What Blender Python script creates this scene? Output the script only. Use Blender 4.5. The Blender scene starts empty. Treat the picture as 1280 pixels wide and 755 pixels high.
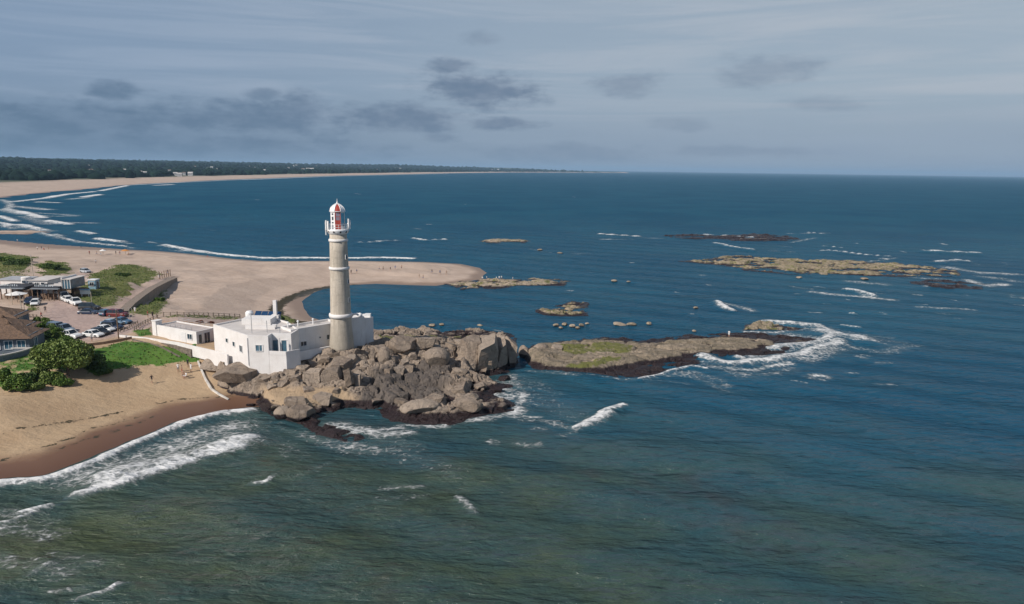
import bpy, math, random
import numpy as np
from mathutils import Vector, Matrix

random.seed(7)
RS = np.random.RandomState(11)
sc = bpy.context.scene
col = sc.collection

# ------------------------------------------------------------------ camera
F = 870.0; CX = 640.0; CY = 377.5; CAMZ = 40.0; HC = 211.0
PITCH = math.atan((CY - HC) / F); ROLL = math.atan(0.0139)
def ray(px, py):
    x = (px - CX) / F; y = -(py - CY) / F
    c, s = math.cos(ROLL), math.sin(ROLL)
    xr = x * c - y * s; yr = x * s + y * c
    cp, sp = math.cos(PITCH), math.sin(PITCH)
    return (xr, cp + yr * sp, -sp + yr * cp)
def G(px, py, z=0.0):                       # where a line of sight meets the level z
    r = ray(px, py); t = (z - CAMZ) / r[2]
    return (r[0] * t, r[1] * t)
def pxm(x, y, z=3.0):                       # pixels per metre at a place
    return F / math.sqrt(x * x + y * y + (CAMZ - z) ** 2)

cam_d = bpy.data.cameras.new('camera'); cam = bpy.data.objects.new('camera', cam_d); col.objects.link(cam)
cam_d.sensor_width = 36.0; cam_d.lens = 36.0 * F / 1280.0
cam_d.clip_start = 1.0; cam_d.clip_end = 120000.0
cp, sp = math.cos(PITCH), math.sin(PITCH)
R0 = Vector((1, 0, 0)); U0 = Vector((0, sp, cp)); F0 = Vector((0, cp, -sp))
cr, sr = math.cos(ROLL), math.sin(ROLL)
Rc = R0 * cr + U0 * sr; Uc = -R0 * sr + U0 * cr
cam.matrix_world = Matrix(((Rc.x, Uc.x, -F0.x, 0), (Rc.y, Uc.y, -F0.y, 0), (Rc.z, Uc.z, -F0.z, CAMZ), (0, 0, 0, 1)))
sc.camera = cam

# ------------------------------------------------------------------ render, exposure
sc.view_settings.view_transform = 'Standard'; sc.view_settings.look = 'None'
sc.view_settings.exposure = 0.0; sc.view_settings.gamma = 1.0
sc.view_settings.use_curve_mapping = False
sc.render.engine = 'CYCLES'
sc.cycles.use_denoising = True
sc.cycles.max_bounces = 5; sc.cycles.diffuse_bounces = 2; sc.cycles.glossy_bounces = 2
sc.cycles.transmission_bounces = 3; sc.cycles.transparent_max_bounces = 6; sc.cycles.volume_bounces = 0
sc.cycles.caustics_reflective = False; sc.cycles.caustics_refractive = False

# ------------------------------------------------------------------ node helpers
class NT:
    def __init__(s, tree):
        s.t = tree; s.n = tree.nodes; s.l = tree.links
    def new(s, typ, **kw):
        nd = s.n.new(typ)
        for k, v in kw.items():
            setattr(nd, k, v)
        return nd
    def link(s, a, b): s.l.new(a, b)
    def setin(s, sock, v):
        if isinstance(v, bpy.types.NodeSocket): s.l.new(v, sock)
        elif v is not None:
            try: sock.default_value = v
            except Exception: sock.default_value = (v[0], v[1], v[2], 1.0)
    def math(s, op, a, b=None, c=None, clamp=False):
        nd = s.new('ShaderNodeMath', operation=op, use_clamp=clamp)
        s.setin(nd.inputs[0], a)
        if b is not None: s.setin(nd.inputs[1], b)
        if c is not None: s.setin(nd.inputs[2], c)
        return nd.outputs[0]
    def vmath(s, op, a, b=None):
        nd = s.new('ShaderNodeVectorMath', operation=op)
        s.setin(nd.inputs[0], a)
        if b is not None: s.setin(nd.inputs[1], b)
        return nd.outputs[0]
    def mix(s, f, a, b, blend='MIX'):
        nd = s.new('ShaderNodeMix', data_type='RGBA', blend_type=blend)
        s.setin(nd.inputs[0], f)
        for i, v in ((6, a), (7, b)):
            if isinstance(v, bpy.types.NodeSocket): s.l.new(v, nd.inputs[i])
            else: nd.inputs[i].default_value = (v[0], v[1], v[2], 1.0)
        return nd.outputs[2]
    def rng(s, v, a, b, c=0.0, d=1.0, smooth=True):
        nd = s.new('ShaderNodeMapRange', interpolation_type='SMOOTHSTEP' if smooth else 'LINEAR')
        s.setin(nd.inputs[0], v)
        for i, q in zip((1, 2, 3, 4), (a, b, c, d)): s.setin(nd.inputs[i], q)
        return nd.outputs[0]
    def noise(s, vec, scale, detail=4.0, rough=0.55, dist=0.0):
        nd = s.new('ShaderNodeTexNoise')
        if vec is not None: s.l.new(vec, nd.inputs['Vector'])
        nd.inputs['Scale'].default_value = scale; nd.inputs['Detail'].default_value = detail
        nd.inputs['Roughness'].default_value = rough; nd.inputs['Distortion'].default_value = dist
        return nd.outputs['Fac']
    def mapping(s, vec, scale=(1, 1, 1), rot=(0, 0, 0), loc=(0, 0, 0)):
        nd = s.new('ShaderNodeMapping')
        s.l.new(vec, nd.inputs[0]); nd.inputs[1].default_value = loc
        nd.inputs[2].default_value = rot; nd.inputs[3].default_value = scale
        return nd.outputs[0]
    def pos(s): return s.new('ShaderNodeNewGeometry').outputs['Position']
    def sep(s, v):
        nd = s.new('ShaderNodeSeparateXYZ'); s.l.new(v, nd.inputs[0]); return nd.outputs
    def bump(s, h, dist, strength=1.0, normal=None):
        nd = s.new('ShaderNodeBump'); s.setin(nd.inputs['Height'], h)
        nd.inputs['Distance'].default_value = dist; nd.inputs['Strength'].default_value = strength
        if normal is not None: s.l.new(normal, nd.inputs['Normal'])
        return nd.outputs[0]
    def attr(s, name):
        return s.new('ShaderNodeAttribute', attribute_name=name)

def new_mat(name):
    m = bpy.data.materials.new(name); m.use_nodes = True
    nt = NT(m.node_tree); nt.n.clear()
    out = nt.new('ShaderNodeOutputMaterial'); b = nt.new('ShaderNodeBsdfPrincipled')
    nt.link(b.outputs[0], out.inputs[0])
    return m, nt, b
MATS = {}
def mat(name, c, rough=0.7, var=0.12, scale=1.5, c2=None, bump=0.0, metal=0.0, spec=0.5, bscale=None):
    if name in MATS: return MATS[name]
    m, nt, b = new_mat(name)
    tc = nt.new('ShaderNodeTexCoord').outputs['Object']
    n = nt.noise(tc, scale, 5, 0.6)
    lo = tuple(max(0, v * (1 - var)) for v in c); hi = tuple(min(1, v * (1 + var)) for v in c)
    if c2 is not None: lo = c2; hi = c
    cc = nt.mix(nt.rng(n, 0.3, 0.7), lo, hi)
    nt.link(cc, b.inputs['Base Color'])
    b.inputs['Roughness'].default_value = rough; b.inputs['Metallic'].default_value = metal
    b.inputs['Specular IOR Level'].default_value = spec
    if bump > 0:
        nt.link(nt.bump(nt.noise(tc, bscale or scale * 6, 4), bump), b.inputs['Normal'])
    MATS[name] = m
    return m

# ------------------------------------------------------------------ sun and sky
SUN_AZ = Vector((0.735, 0.68, 0)).normalized(); SUN_EL = math.radians(38)
ldir = Vector((SUN_AZ.x * math.cos(SUN_EL), SUN_AZ.y * math.cos(SUN_EL), -math.sin(SUN_EL)))
sd = bpy.data.lights.new('sun', 'SUN'); sd.energy = 4.4; sd.angle = math.radians(0.6); sd.color = (1.0, 0.93, 0.84)
so = bpy.data.objects.new('sun', sd); col.objects.link(so)
so.rotation_euler = ldir.to_track_quat('-Z', 'Y').to_euler(); so.location = (-100, -80, 200)

world = bpy.data.worlds.new('World'); sc.world = world; world.use_nodes = True
w = NT(world.node_tree); w.n.clear()
wo = w.new('ShaderNodeOutputWorld'); bg = w.new('ShaderNodeBackground'); w.link(bg.outputs[0], wo.inputs[0])
sky = w.new('ShaderNodeTexSky', sky_type='NISHITA'); sky.sun_disc = False
sky.sun_elevation = SUN_EL; sky.sun_rotation = math.atan2(-SUN_AZ.x, -SUN_AZ.y) % (2 * math.pi)
sky.air_density = 1.0; sky.dust_density = 1.5; sky.ozone_density = 1.5
bg.inputs[1].default_value = 0.085
dv = w.vmath('NORMALIZE', w.new('ShaderNodeTexCoord').outputs['Generated'])
dx, dy, dz = w.sep(dv)
az = w.math('ARCTAN2', dx, dy); el = w.math('ARCSINE', dz)
cloud_p = w.new('ShaderNodeCombineXYZ'); w.link(az, cloud_p.inputs[0]); w.link(w.math('MULTIPLY', el, 2.6), cloud_p.inputs[1])
cpv = cloud_p.outputs[0]
# thin high veil
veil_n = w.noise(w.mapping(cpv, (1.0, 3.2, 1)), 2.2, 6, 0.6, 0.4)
veil = w.math('MULTIPLY', w.rng(veil_n, 0.25, 0.75, 0.8, 0.95), w.rng(el, 0.25, 0.9, 1.0, 0.15))   # veil thinned above the view so a darker zenith gives less fill light
skyc = w.mix(1.0, sky.outputs[0], (0.62, 0.68, 0.8), 'MULTIPLY')
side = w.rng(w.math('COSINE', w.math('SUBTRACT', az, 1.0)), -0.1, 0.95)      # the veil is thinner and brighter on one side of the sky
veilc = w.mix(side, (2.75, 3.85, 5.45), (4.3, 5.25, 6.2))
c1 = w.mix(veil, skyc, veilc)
# streaky brighter bands
st = w.rng(w.noise(w.mapping(cpv, (0.9, 5.5, 1)), 2.2, 7, 0.62, 0.9), 0.40, 0.68, 0.0, 0.6)
st = w.math('MULTIPLY', st, w.math('MULTIPLY', w.rng(el, 0.02, 0.09), w.rng(el, 0.2, 0.35, 1.0, .3)))
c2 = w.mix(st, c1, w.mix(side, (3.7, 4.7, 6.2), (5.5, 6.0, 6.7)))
# haze bank low over the horizon
bank = w.math('MULTIPLY', w.rng(el, 0.12, 0.0, 0.0, 0.85), w.rng(w.noise(w.mapping(cpv, (.6, 2.5, 1)), 2.2, 4, .55), .3, .65, .55, 1.0))
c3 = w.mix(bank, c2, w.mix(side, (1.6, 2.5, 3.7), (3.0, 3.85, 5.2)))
# separate cumulus clouds, each at its own bearing and elevation
wn = w.noise(cpv, 16.0, 6, 0.62)
wn2 = w.noise(w.mapping(cpv, (1, 1, 1), (0, 0, 0), (5.3, 1.7, 0)), 7.0, 4, 0.55)
def cloud(px, py, hw, hh, k):
    r = Vector(ray(px, py)).normalized()
    a0 = math.atan2(r.x, r.y); e0 = math.asin(r.z)
    r1 = Vector(ray(px + hw, py)).normalized()
    wu = abs(math.atan2(r1.x, r1.y) - a0) * 1.1; wv = hh / F * 1.05
    u = w.math('DIVIDE', w.math('SUBTRACT', az, a0), wu); v = w.math('DIVIDE', w.math('SUBTRACT', el, e0), wv)
    d = w.math('SQRT', w.math('ADD', w.math('MULTIPLY', u, u), w.math('MULTIPLY', v, v)))
    d = w.math('ADD', d, w.math('MULTIPLY', w.math('SUBTRACT', wn, 0.5), 1.9))
    d = w.math('ADD', d, w.math('MULTIPLY', w.math('SUBTRACT', wn2, 0.5), 1.3))
    return w.rng(d, 1.15, 0.3, 0.0, min(1.0, k * 1.3))
CL = [(598, 114, 82, 22, .95), (500, 147, 84, 21, .95), (565, 83, 32, 10, .7), (625, 155, 50, 8, .7), (140, 113, 32, 11, .75),
      (375, 138, 42, 22, .8), (300, 152, 150, 25, .9), (110, 155, 165, 23, .8), (330, 118, 28, 8, .6), (785, 105, 52, 14, .45),
      (955, 88, 68, 19, .38), (845, 155, 40, 10, .25), (690, 192, 150, 12, .35), (60, 182, 260, 20, .7), (260, 180, 260, 18, .7),
      (548, 173, 26, 7, .5), (605, 50, 24, 9, .3), (1030, 130, 60, 10, .25), (900, 190, 120, 8, .3),
      (-160, 120, 110, 26, .7), (-420, 150, 160, 22, .7), (1500, 110, 110, 20, .5), (1800, 150, 160, 22, .5)]
cm = None
for c_ in CL:
    q = cloud(*c_)
    cm = q if cm is None else w.math('MAXIMUM', cm, q)
shade = w.mix(w.rng(wn, 0.35, 0.65), (1.4, 2.25, 3.4), (1.9, 2.8, 4.05)); shade = w.mix(side, shade, w.mix(w.rng(wn, .35, .65), (2.1, 2.8, 3.9), (2.8, 3.4, 4.4)))
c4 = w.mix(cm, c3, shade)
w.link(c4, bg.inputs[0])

# ------------------------------------------------------------------ numpy helpers
def _hash(ix, iy, seed):
    h = (ix.astype(np.int64) * 374761393 + iy.astype(np.int64) * 668265263 + seed * 1442695041) & 0x7fffffff
    h = ((h ^ (h >> 13)) * 1274126177) & 0x7fffffff
    return ((h ^ (h >> 16)) & 0xffffff) / float(0xffffff)
def vnoise(x, y, seed=0):
    ix = np.floor(x); iy = np.floor(y); fx = x - ix; fy = y - iy
    fx = fx * fx * (3 - 2 * fx); fy = fy * fy * (3 - 2 * fy)
    a = _hash(ix, iy, seed); b = _hash(ix + 1, iy, seed); c = _hash(ix, iy + 1, seed); d = _hash(ix + 1, iy + 1, seed)
    return (a * (1 - fx) + b * fx) * (1 - fy) + (c * (1 - fx) + d * fx) * fy
def fbm(x, y, seed=0, oct=4, gain=0.5):
    s = 0; a = 1.0; t = 0
    for i in range(oct):
        s = s + a * vnoise(x, y, seed + i * 17); t += a
        x = x * 2.03 + 7.1; y = y * 2.03 - 3.3; a *= gain
    return s / t - 0.5
def sdf(poly, x, y):                        # positive inside
    poly = np.asarray(poly, float); d2 = np.full(x.shape, 1e30); ins = np.zeros(x.shape, bool)
    n = len(poly)
    for i in range(n):
        ax, ay = poly[i]; bx, by = poly[(i + 1) % n]
        ex, ey = bx - ax, by - ay
        t = np.clip(((x - ax) * ex + (y - ay) * ey) / (ex * ex + ey * ey + 1e-12), 0, 1)
        qx = x - ax - ex * t; qy = y - ay - ey * t
        d2 = np.minimum(d2, qx * qx + qy * qy)
        if abs(ey) > 1e-9:
            c = ((ay > y) != (by > y)) & (x < ex * (y - ay) / ey + ax)
            ins ^= c
    d = np.sqrt(d2)
    return np.where(ins, d, -d)
def linedist(pts, x, y):
    d2 = np.full(x.shape, 1e30)
    for (ax, ay), (bx, by) in zip(pts[:-1], pts[1:]):
        ex, ey = bx - ax, by - ay
        t = np.clip(((x - ax) * ex + (y - ay) * ey) / (ex * ex + ey * ey + 1e-12), 0, 1)
        d2 = np.minimum(d2, (x - ax - ex * t) ** 2 + (y - ay - ey * t) ** 2)
    return np.sqrt(d2)
def sstep(a, b, v):
    t = np.clip((v - a) / (b - a), 0, 1); return t * t * (3 - 2 * t)
def P(*pts, z=0.0): return [G(p[0], p[1], z) for p in pts]
def axis(lo, a, b, hi, step, grow=1.06, maxstep=1e9):
    out = list(np.arange(a, b + step * .5, step)); s = step; v = out[-1]
    while v < hi: s = min(s * grow, maxstep); v += s; out.append(v)
    s = step; v = a; left = []
    while v > lo: s = min(s * grow, maxstep); v -= s; left.append(v)
    return np.array(left[::-1] + out)
def grid_mesh(name, xs, ys, Z, m, keep=None, attrs=None, smooth=True):
    ny, nx = Z.shape
    X, Y = np.meshgrid(xs, ys)
    co = np.stack([X, Y, Z], -1).reshape(-1, 3).astype(np.float32)
    idx = np.arange(nx * ny).reshape(ny, nx)
    q = np.stack([idx[:-1, :-1], idx[:-1, 1:], idx[1:, 1:], idx[1:, :-1]], -1).reshape(-1, 4)
    if keep is not None:
        k = keep.reshape(-1); q = q[k[q].any(1)]
        used = np.zeros(len(co), bool); used[q.ravel()] = True
        remap = np.cumsum(used) - 1; q = remap[q]; co = co[used]
        if attrs: attrs = {a: v.reshape(-1)[used] for a, v in attrs.items()}
    me = bpy.data.meshes.new(name)
    me.vertices.add(len(co)); me.vertices.foreach_set('co', co.ravel())
    me.loops.add(q.size); me.loops.foreach_set('vertex_index', q.ravel().astype(np.int32))
    me.polygons.add(len(q)); me.polygons.foreach_set('loop_start', (np.arange(len(q)) * 4).astype(np.int32))
    me.polygons.foreach_set('use_smooth', np.full(len(q), smooth))
    me.update(calc_edges=True)
    if attrs:
        for a, v in attrs.items():
            at = me.attributes.new(a, 'FLOAT', 'POINT'); at.data.foreach_set('value', v.reshape(-1).astype(np.float32))
    me.materials.append(m)
    o = bpy.data.objects.new(name, me); col.objects.link(o)
    return o

class MB:
    """collects polygons for one mesh"""
    def __init__(s): s.v = []; s.f = []; s.mi = []
    def add(s, verts, faces, mi=0):
        b = len(s.v); s.v += [tuple(v) for v in verts]; s.f += [tuple(b + i for i in f) for f in faces]; s.mi += [mi] * len(faces)
    def box(s, x0, x1, y0, y1, z0, z1, mi=0):
        s.add([(x0, y0, z0), (x1, y0, z0), (x1, y1, z0), (x0, y1, z0), (x0, y0, z1), (x1, y0, z1), (x1, y1, z1), (x0, y1, z1)],
              [(0, 3, 2, 1), (4, 5, 6, 7), (0, 1, 5, 4), (1, 2, 6, 5), (2, 3, 7, 6), (3, 0, 4, 7)], mi)
    def prism(s, poly, z0, z1, mi=0):
        n = len(poly); a = sum(poly[i][0] * poly[(i + 1) % n][1] - poly[(i + 1) % n][0] * poly[i][1] for i in range(n))
        if a < 0: poly = poly[::-1]
        s.add([(x, y, z0) for x, y in poly] + [(x, y, z1) for x, y in poly],
              [tuple(range(n))[::-1], tuple(range(n, 2 * n))] + [(i, (i + 1) % n, n + (i + 1) % n, n + i) for i in range(n)], mi)
    def lathe(s, prof, n=24, cx=0, cy=0, a0=0.0, a1=2 * math.pi, mi=0, caps=True):
        full = abs(a1 - a0 - 2 * math.pi) < 1e-6; m = n if full else n + 1
        vs = []; fs = []
        for r, z in prof:
            for i in range(m):
                a = a0 + (a1 - a0) * i / n; vs.append((cx + r * math.cos(a), cy + r * math.sin(a), z))
        for j in range(len(prof) - 1):
            for i in range(n):
                k = (i + 1) % m if full else i + 1
                fs.append((j * m + i, j * m + k, (j + 1) * m + k, (j + 1) * m + i))
        if caps and full:
            fs.append(tuple(range(m))[::-1]); fs.append(tuple(range((len(prof) - 1) * m, len(prof) * m)))
        s.add(vs, fs, mi)
    def tube(s, p0, p1, r0, r1=None, n=8, mi=0):
        r1 = r0 if r1 is None else r1
        p0 = Vector(p0); p1 = Vector(p1); d = (p1 - p0).normalized()
        u = d.orthogonal().normalized(); v = d.cross(u)
        vs = [p0 + u * (r0 * math.cos(2 * math.pi * i / n)) + v * (r0 * math.sin(2 * math.pi * i / n)) for i in range(n)]
        vs += [p1 + u * (r1 * math.cos(2 * math.pi * i / n)) + v * (r1 * math.sin(2 * math.pi * i / n)) for i in range(n)]
        s.add(vs, [tuple(range(n))[::-1], tuple(range(n, 2 * n))] + [(i, (i + 1) % n, n + (i + 1) % n, n + i) for i in range(n)], mi)
    def wall(s, p0, p1, z0, z1, th, z0b=None, z1b=None, mi=0):
        """a wall of thickness th along p0-p1; z may differ at the ends"""
        z0b = z0 if z0b is None else z0b; z1b = z1 if z1b is None else z1b
        dx, dy = p1[0] - p0[0], p1[1] - p0[1]; L = math.hypot(dx, dy); nx, ny = -dy / L * th / 2, dx / L * th / 2
        s.add([(p0[0] - nx, p0[1] - ny, z0), (p1[0] - nx, p1[1] - ny, z0b), (p1[0] + nx, p1[1] + ny, z0b), (p0[0] + nx, p0[1] + ny, z0),
               (p0[0] - nx, p0[1] - ny, z1), (p1[0] - nx, p1[1] - ny, z1b), (p1[0] + nx, p1[1] + ny, z1b), (p0[0] + nx, p0[1] + ny, z1)],
              [(0, 3, 2, 1), (4, 5, 6, 7), (0, 1, 5, 4), (1, 2, 6, 5), (2, 3, 7, 6), (3, 0, 4, 7)], mi)
    def mesh(s, name, mats, smooth=False):
        me = bpy.data.meshes.new(name); me.from_pydata(s.v, [], s.f)
        for m in (mats if isinstance(mats, (list, tuple)) else [mats]): me.materials.append(m)
        me.polygons.foreach_set('material_index', s.mi)
        if smooth: me.polygons.foreach_set('use_smooth', [True] * len(s.f))
        me.update(); return me
    def build(s, name, mats, parent=None, smooth=False, bevel=0.0):
        o = bpy.data.objects.new(name, s.mesh(name, mats, smooth)); col.objects.link(o); o.parent = parent
        if bevel > 0:
            b = o.modifiers.new('bevel', 'BEVEL'); b.width = bevel; b.segments = 2; b.limit_method = 'ANGLE'
        return o
def tag(o, label, cat, group=None):
    o['label'] = label; o['category'] = cat
    if group: o['group'] = group
    return o
def thing(name, label, cat, loc=(0, 0, 0), rz=0.0, group=None):
    o = bpy.data.objects.new(name, None); col.objects.link(o)
    o.location = loc; o.rotation_euler = (0, 0, rz); o.empty_display_size = 0.5
    return tag(o, label, cat, group)
def structure(o): o['kind'] = 'structure'; return o
def copy_tree(o, parent=None):
    c = o.copy(); col.objects.link(c); c.parent = parent
    for ch in list(o.children): copy_tree(ch, c)
    return c
#@@MATERIALS
# ------------------------------------------------------------------ coast outline and land height
south = P((0, 604), (60, 598), (110, 579), (170, 551), (230, 528), (290, 514), (330, 512))
rocky = P((370, 508), (420, 500), (480, 500), (520, 508), (600, 500), (612, 490), (605, 470), (636, 440), (620, 422), (560, 416), (500, 414), (470, 412))
cove = P((440, 404), (405, 402), (388, 396), (378, 386), (377, 377), (388, 367), (405, 361), (437, 356.5), (470, 354.5), (545, 357), (570, 354))
spit = P((600, 349), (607, 341), (600, 335), (575, 330), (530, 327.5), (440, 326), (330, 326.5), (290, 323.5), (240, 317.5), (200, 314), (160, 312), (100, 308), (50, 304), (0, 299))
bay = [(-300, 352), (-420, 430), (-500, 520), (-575, 640), (-592, 720)] + P((0, 248), (60, 241), (120, 236), (160, 231.5), (200, 229), (300, 224), (420, 219.7), (560, 216.6), (640, 215.6))
COAST = [(-3000, -900), (-700, -330), (-220, -20), (-110, 48)] + south + rocky + cove + spit + bay + \
        [(600, 9300), (1900, 11500), (2600, 16500), (-30000, 22000), (-30000, -900)]
HP = [(0, 480, 3.4), (50, 490, 3.2), (100, 475, 3.4), (150, 470, 3.4), (188, 477, 3.2), (240, 470, 3.6), (265, 478, 3.3), (300, 485, 2.6), (330, 495, 2.0),
      (20, 450, 5.0), (90, 450, 4.6), (60, 425, 5.4), (110, 405, 5.5), (150, 410, 5.5), (75, 380, 5.7), (150, 435, 5.0), (170, 445, 4.6), (205, 445, 4.5), (180, 425, 5.4), (160, 430, 5.2), (190, 432, 4.9), (205, 436, 4.8), (175, 430, 5.0), (220, 440, 4.5), (250, 446, 4.3), (270, 452, 4.2),
      (230, 440, 5.0), (230, 415, 5.5), (195, 422, 5.3), (208, 424, 5.3), (222, 427, 5.3), (236, 430, 5.3), (248, 432, 5.3), (215, 418, 5.4), (240, 423, 5.4), (258, 425, 5.5), (280, 420, 6), (330, 430, 6.2), (390, 425, 6.3), (430, 425, 6.3), (300, 403, 5.2), (250, 402, 5.2), (210, 399, 5.0), (205, 392, 4.4),
      (250, 385, 3.2), (300, 375, 2.9), (350, 365, 2.2), (340, 390, 2.6), (370, 402, 2.5), (280, 350, 2.3), (220, 350, 3.0), (235, 365, 3.0), (350, 345, 1.9), (420, 340, 1.7), (500, 340, 1.5), (570, 340, 1.2),
      (180, 362, 3.0), (195, 375, 2.9), (170, 372, 3.6), (150, 388, 5.4), (165, 385, 4.8), (205, 345, 4.0), (160, 352, 6.0), (130, 352, 6.2), (110, 350, 5.4), (100, 340, 4.8), (100, 360, 5.8), (130, 370, 5.8),
      (65, 335, 5.9), (80, 331, 4.4), (20, 330, 6.6), (10, 322, 6.0), (45, 322, 4.2), (100, 322, 3.4), (150, 325, 3.2), (200, 328, 2.8), (0, 345, 6.3), (50, 345, 6.2), (60, 365, 6), (20, 370, 6), (0, 312, 3.2), (60, 312, 2.6), (250, 330, 2.2), (0, 400, 5.8), (-60, 420, 6), (-60, 350, 7), (-60, 470, 4.5), (-60, 510, 3.2)]
HPW = np.array([(*G(p[0], p[1], p[2]), p[2]) for p in HP])
YARD = P((148, 420), (182, 423.5), (222, 430), (264, 440.5), (285, 446.5), (310, 430), (310, 404), (190, 403), (165, 412), z=5.3)
def land_height(x, y):
    x = np.asarray(x, float); y = np.asarray(y, float)
    d = sdf(COAST, x, y)
    num = np.zeros(x.shape); den = np.zeros(x.shape)
    for hx, hy, hz in HPW:
        q = 1.0 / ((x - hx) ** 2 + (y - hy) ** 2 + 6.0) ** 1.6
        num += q * hz; den += q
    idw = num / den
    wig = fbm(x / 9, y / 9, 3) * 0.9 + fbm(x / 2.5, y / 2.5, 5, 3) * 0.25
    near = np.minimum(idw + wig * sstep(2, 9, d), 0.058 * d + 0.15 * np.maximum(d - 13, 0))
    yd = sdf(YARD, x, y) - 0.85; near = np.where(yd > -1.2, np.maximum(near, near + (5.3 + .1 * wig - near) * sstep(-.5, .1, yd)), near)
    far_h = 3.0 * sstep(0, 90, d) + sstep(60, 140, d) * (2.5 + 5 * fbm(x / 60, y / 60, 9)) + \
        sstep(170, 2600, d) * (44 + 40 * fbm(x / 1400, y / 1400, 21, 3)) + sstep(3000, 9000, d) * 30
    far_h = np.minimum(far_h, 0.04 * d + 0.001)
    k = sstep(330, 520, np.hypot(x, y) + np.maximum(-x - 150, 0) * 1.6)
    h = near * (1 - k) + far_h * k
    return np.where(d < 0, np.maximum(0.09 * d, -4.0), h), d
def H(x, y): return float(land_height(np.array([x]), np.array([y]))[0][0])
def GG(px, py, z=4.0):                      # line of sight onto the land
    for i in range(10):
        x, y = G(px, py, z); z = 0.4 * z + 0.6 * max(H(x, y), 0.0)
    x, y = G(px, py, z)
    return Vector((x, y, H(x, y)))

def PG(*pts): return [tuple(GG(*q)[:2]) for q in pts]
GRASS = [  # outlines of the green patches, softness
    (PG((110, 445), (122, 436), (160, 428), (222, 437), (228, 448), (205, 454), (175, 461), (150, 461), (130, 465), (112, 467)), 2.2, .95),
    (PG((-40, 488), (10, 484), (60, 474), (100, 466), (118, 440), (95, 425), (60, 408), (30, 405), (-40, 420)), 2.0, 0.6),
    (PG((108, 345), (140, 333), (165, 332), (190, 338), (200, 345), (180, 356), (160, 366), (140, 384), (118, 386), (100, 376), (92, 365), (112, 352)), 3.0, 1.0),
    (PG((162, 386), (185, 378), (196, 366), (206, 364), (208, 378), (198, 391), (180, 393), (165, 392)), 2.0, 0.95),
    (PG((-60, 313), (10, 317), (46, 322), (38, 330), (30, 338), (-60, 345)), 2.5, 1.0),
    (PG((45, 333), (62, 326), (80, 329), (92, 338), (70, 345), (100, 348), (100, 356), (50, 350)), 2.5, 0.9),
    (PG((-60, 335), (40, 336), (45, 350), (-60, 352)), 4.0, 0.55),
    (PG((165, 414), (190, 410), (192, 421), (170, 422)), 1.0, 0.8),
    (PG((200, 396), (300, 396), (300, 401), (200, 401)), 1.0, 0.55),
    (PG((228, 443), (246, 440), (250, 449), (234, 452)), 0.5, 0.9),
    (PG((30, 382), (45, 380), (48, 388), (36, 390)), 0.8, 0.8),
    (PG((330, 398), (350, 392), (375, 402), (350, 410)), 1.5, 0.7),
]
DIRT = [
    (PG((55, 392), (60, 376), (80, 372), (100, 381), (150, 392), (180, 398), (195, 408), (165, 416), (150, 420), (110, 428), (90, 425), (70, 410)), 2.0, 1.0),
    (PG((85, 372), (96, 350), (98, 340), (108, 336), (112, 345), (108, 356), (98, 374)), 1.2, 0.8),
    (PG((165, 402), (200, 399), (310, 402), (305, 408), (200, 405), (165, 408)), 1.0, 0.7),
    (PG((120, 386), (150, 372), (190, 350), (205, 347), (212, 352), (165, 386), (150, 392)), 1.5, 0.6),
]
WRACK2 = [P((-20, 572), (60, 548), (120, 527), (175, 512), z=1.4), P((190, 497), (225, 491), (285, 485), z=1.8), P((-20, 540), (80, 518), (150, 503), z=2.2), P((60, 560), (130, 535), (200, 512), z=1.1)]
WRACK = [P((388, 402), (364, 399), (348, 392), (344, 383), (352, 375), (368, 366.5), (390, 359.5), (410, 356), (440, 353.5), (466, 353), z=1.0), P((372, 370), (392, 364), (408, 360.5), z=.5)]

def blend_masks(lst, x, y):
    m = np.zeros(x.shape)
    wob = fbm(x / 4, y / 4, 31, 3) * 5.0
    for poly, soft, k in lst:
        poly = np.array(poly)
        bb = (x > poly[:, 0].min() - 15) & (x < poly[:, 0].max() + 15) & (y > poly[:, 1].min() - 15) & (y < poly[:, 1].max() + 15)
        if not bb.any(): continue
        d = sdf(poly, x[bb], y[bb]) + wob[bb] * min(soft, 2) * 0.5
        m[bb] = np.maximum(m[bb], k * sstep(-soft, soft, d))
    return m

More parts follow.
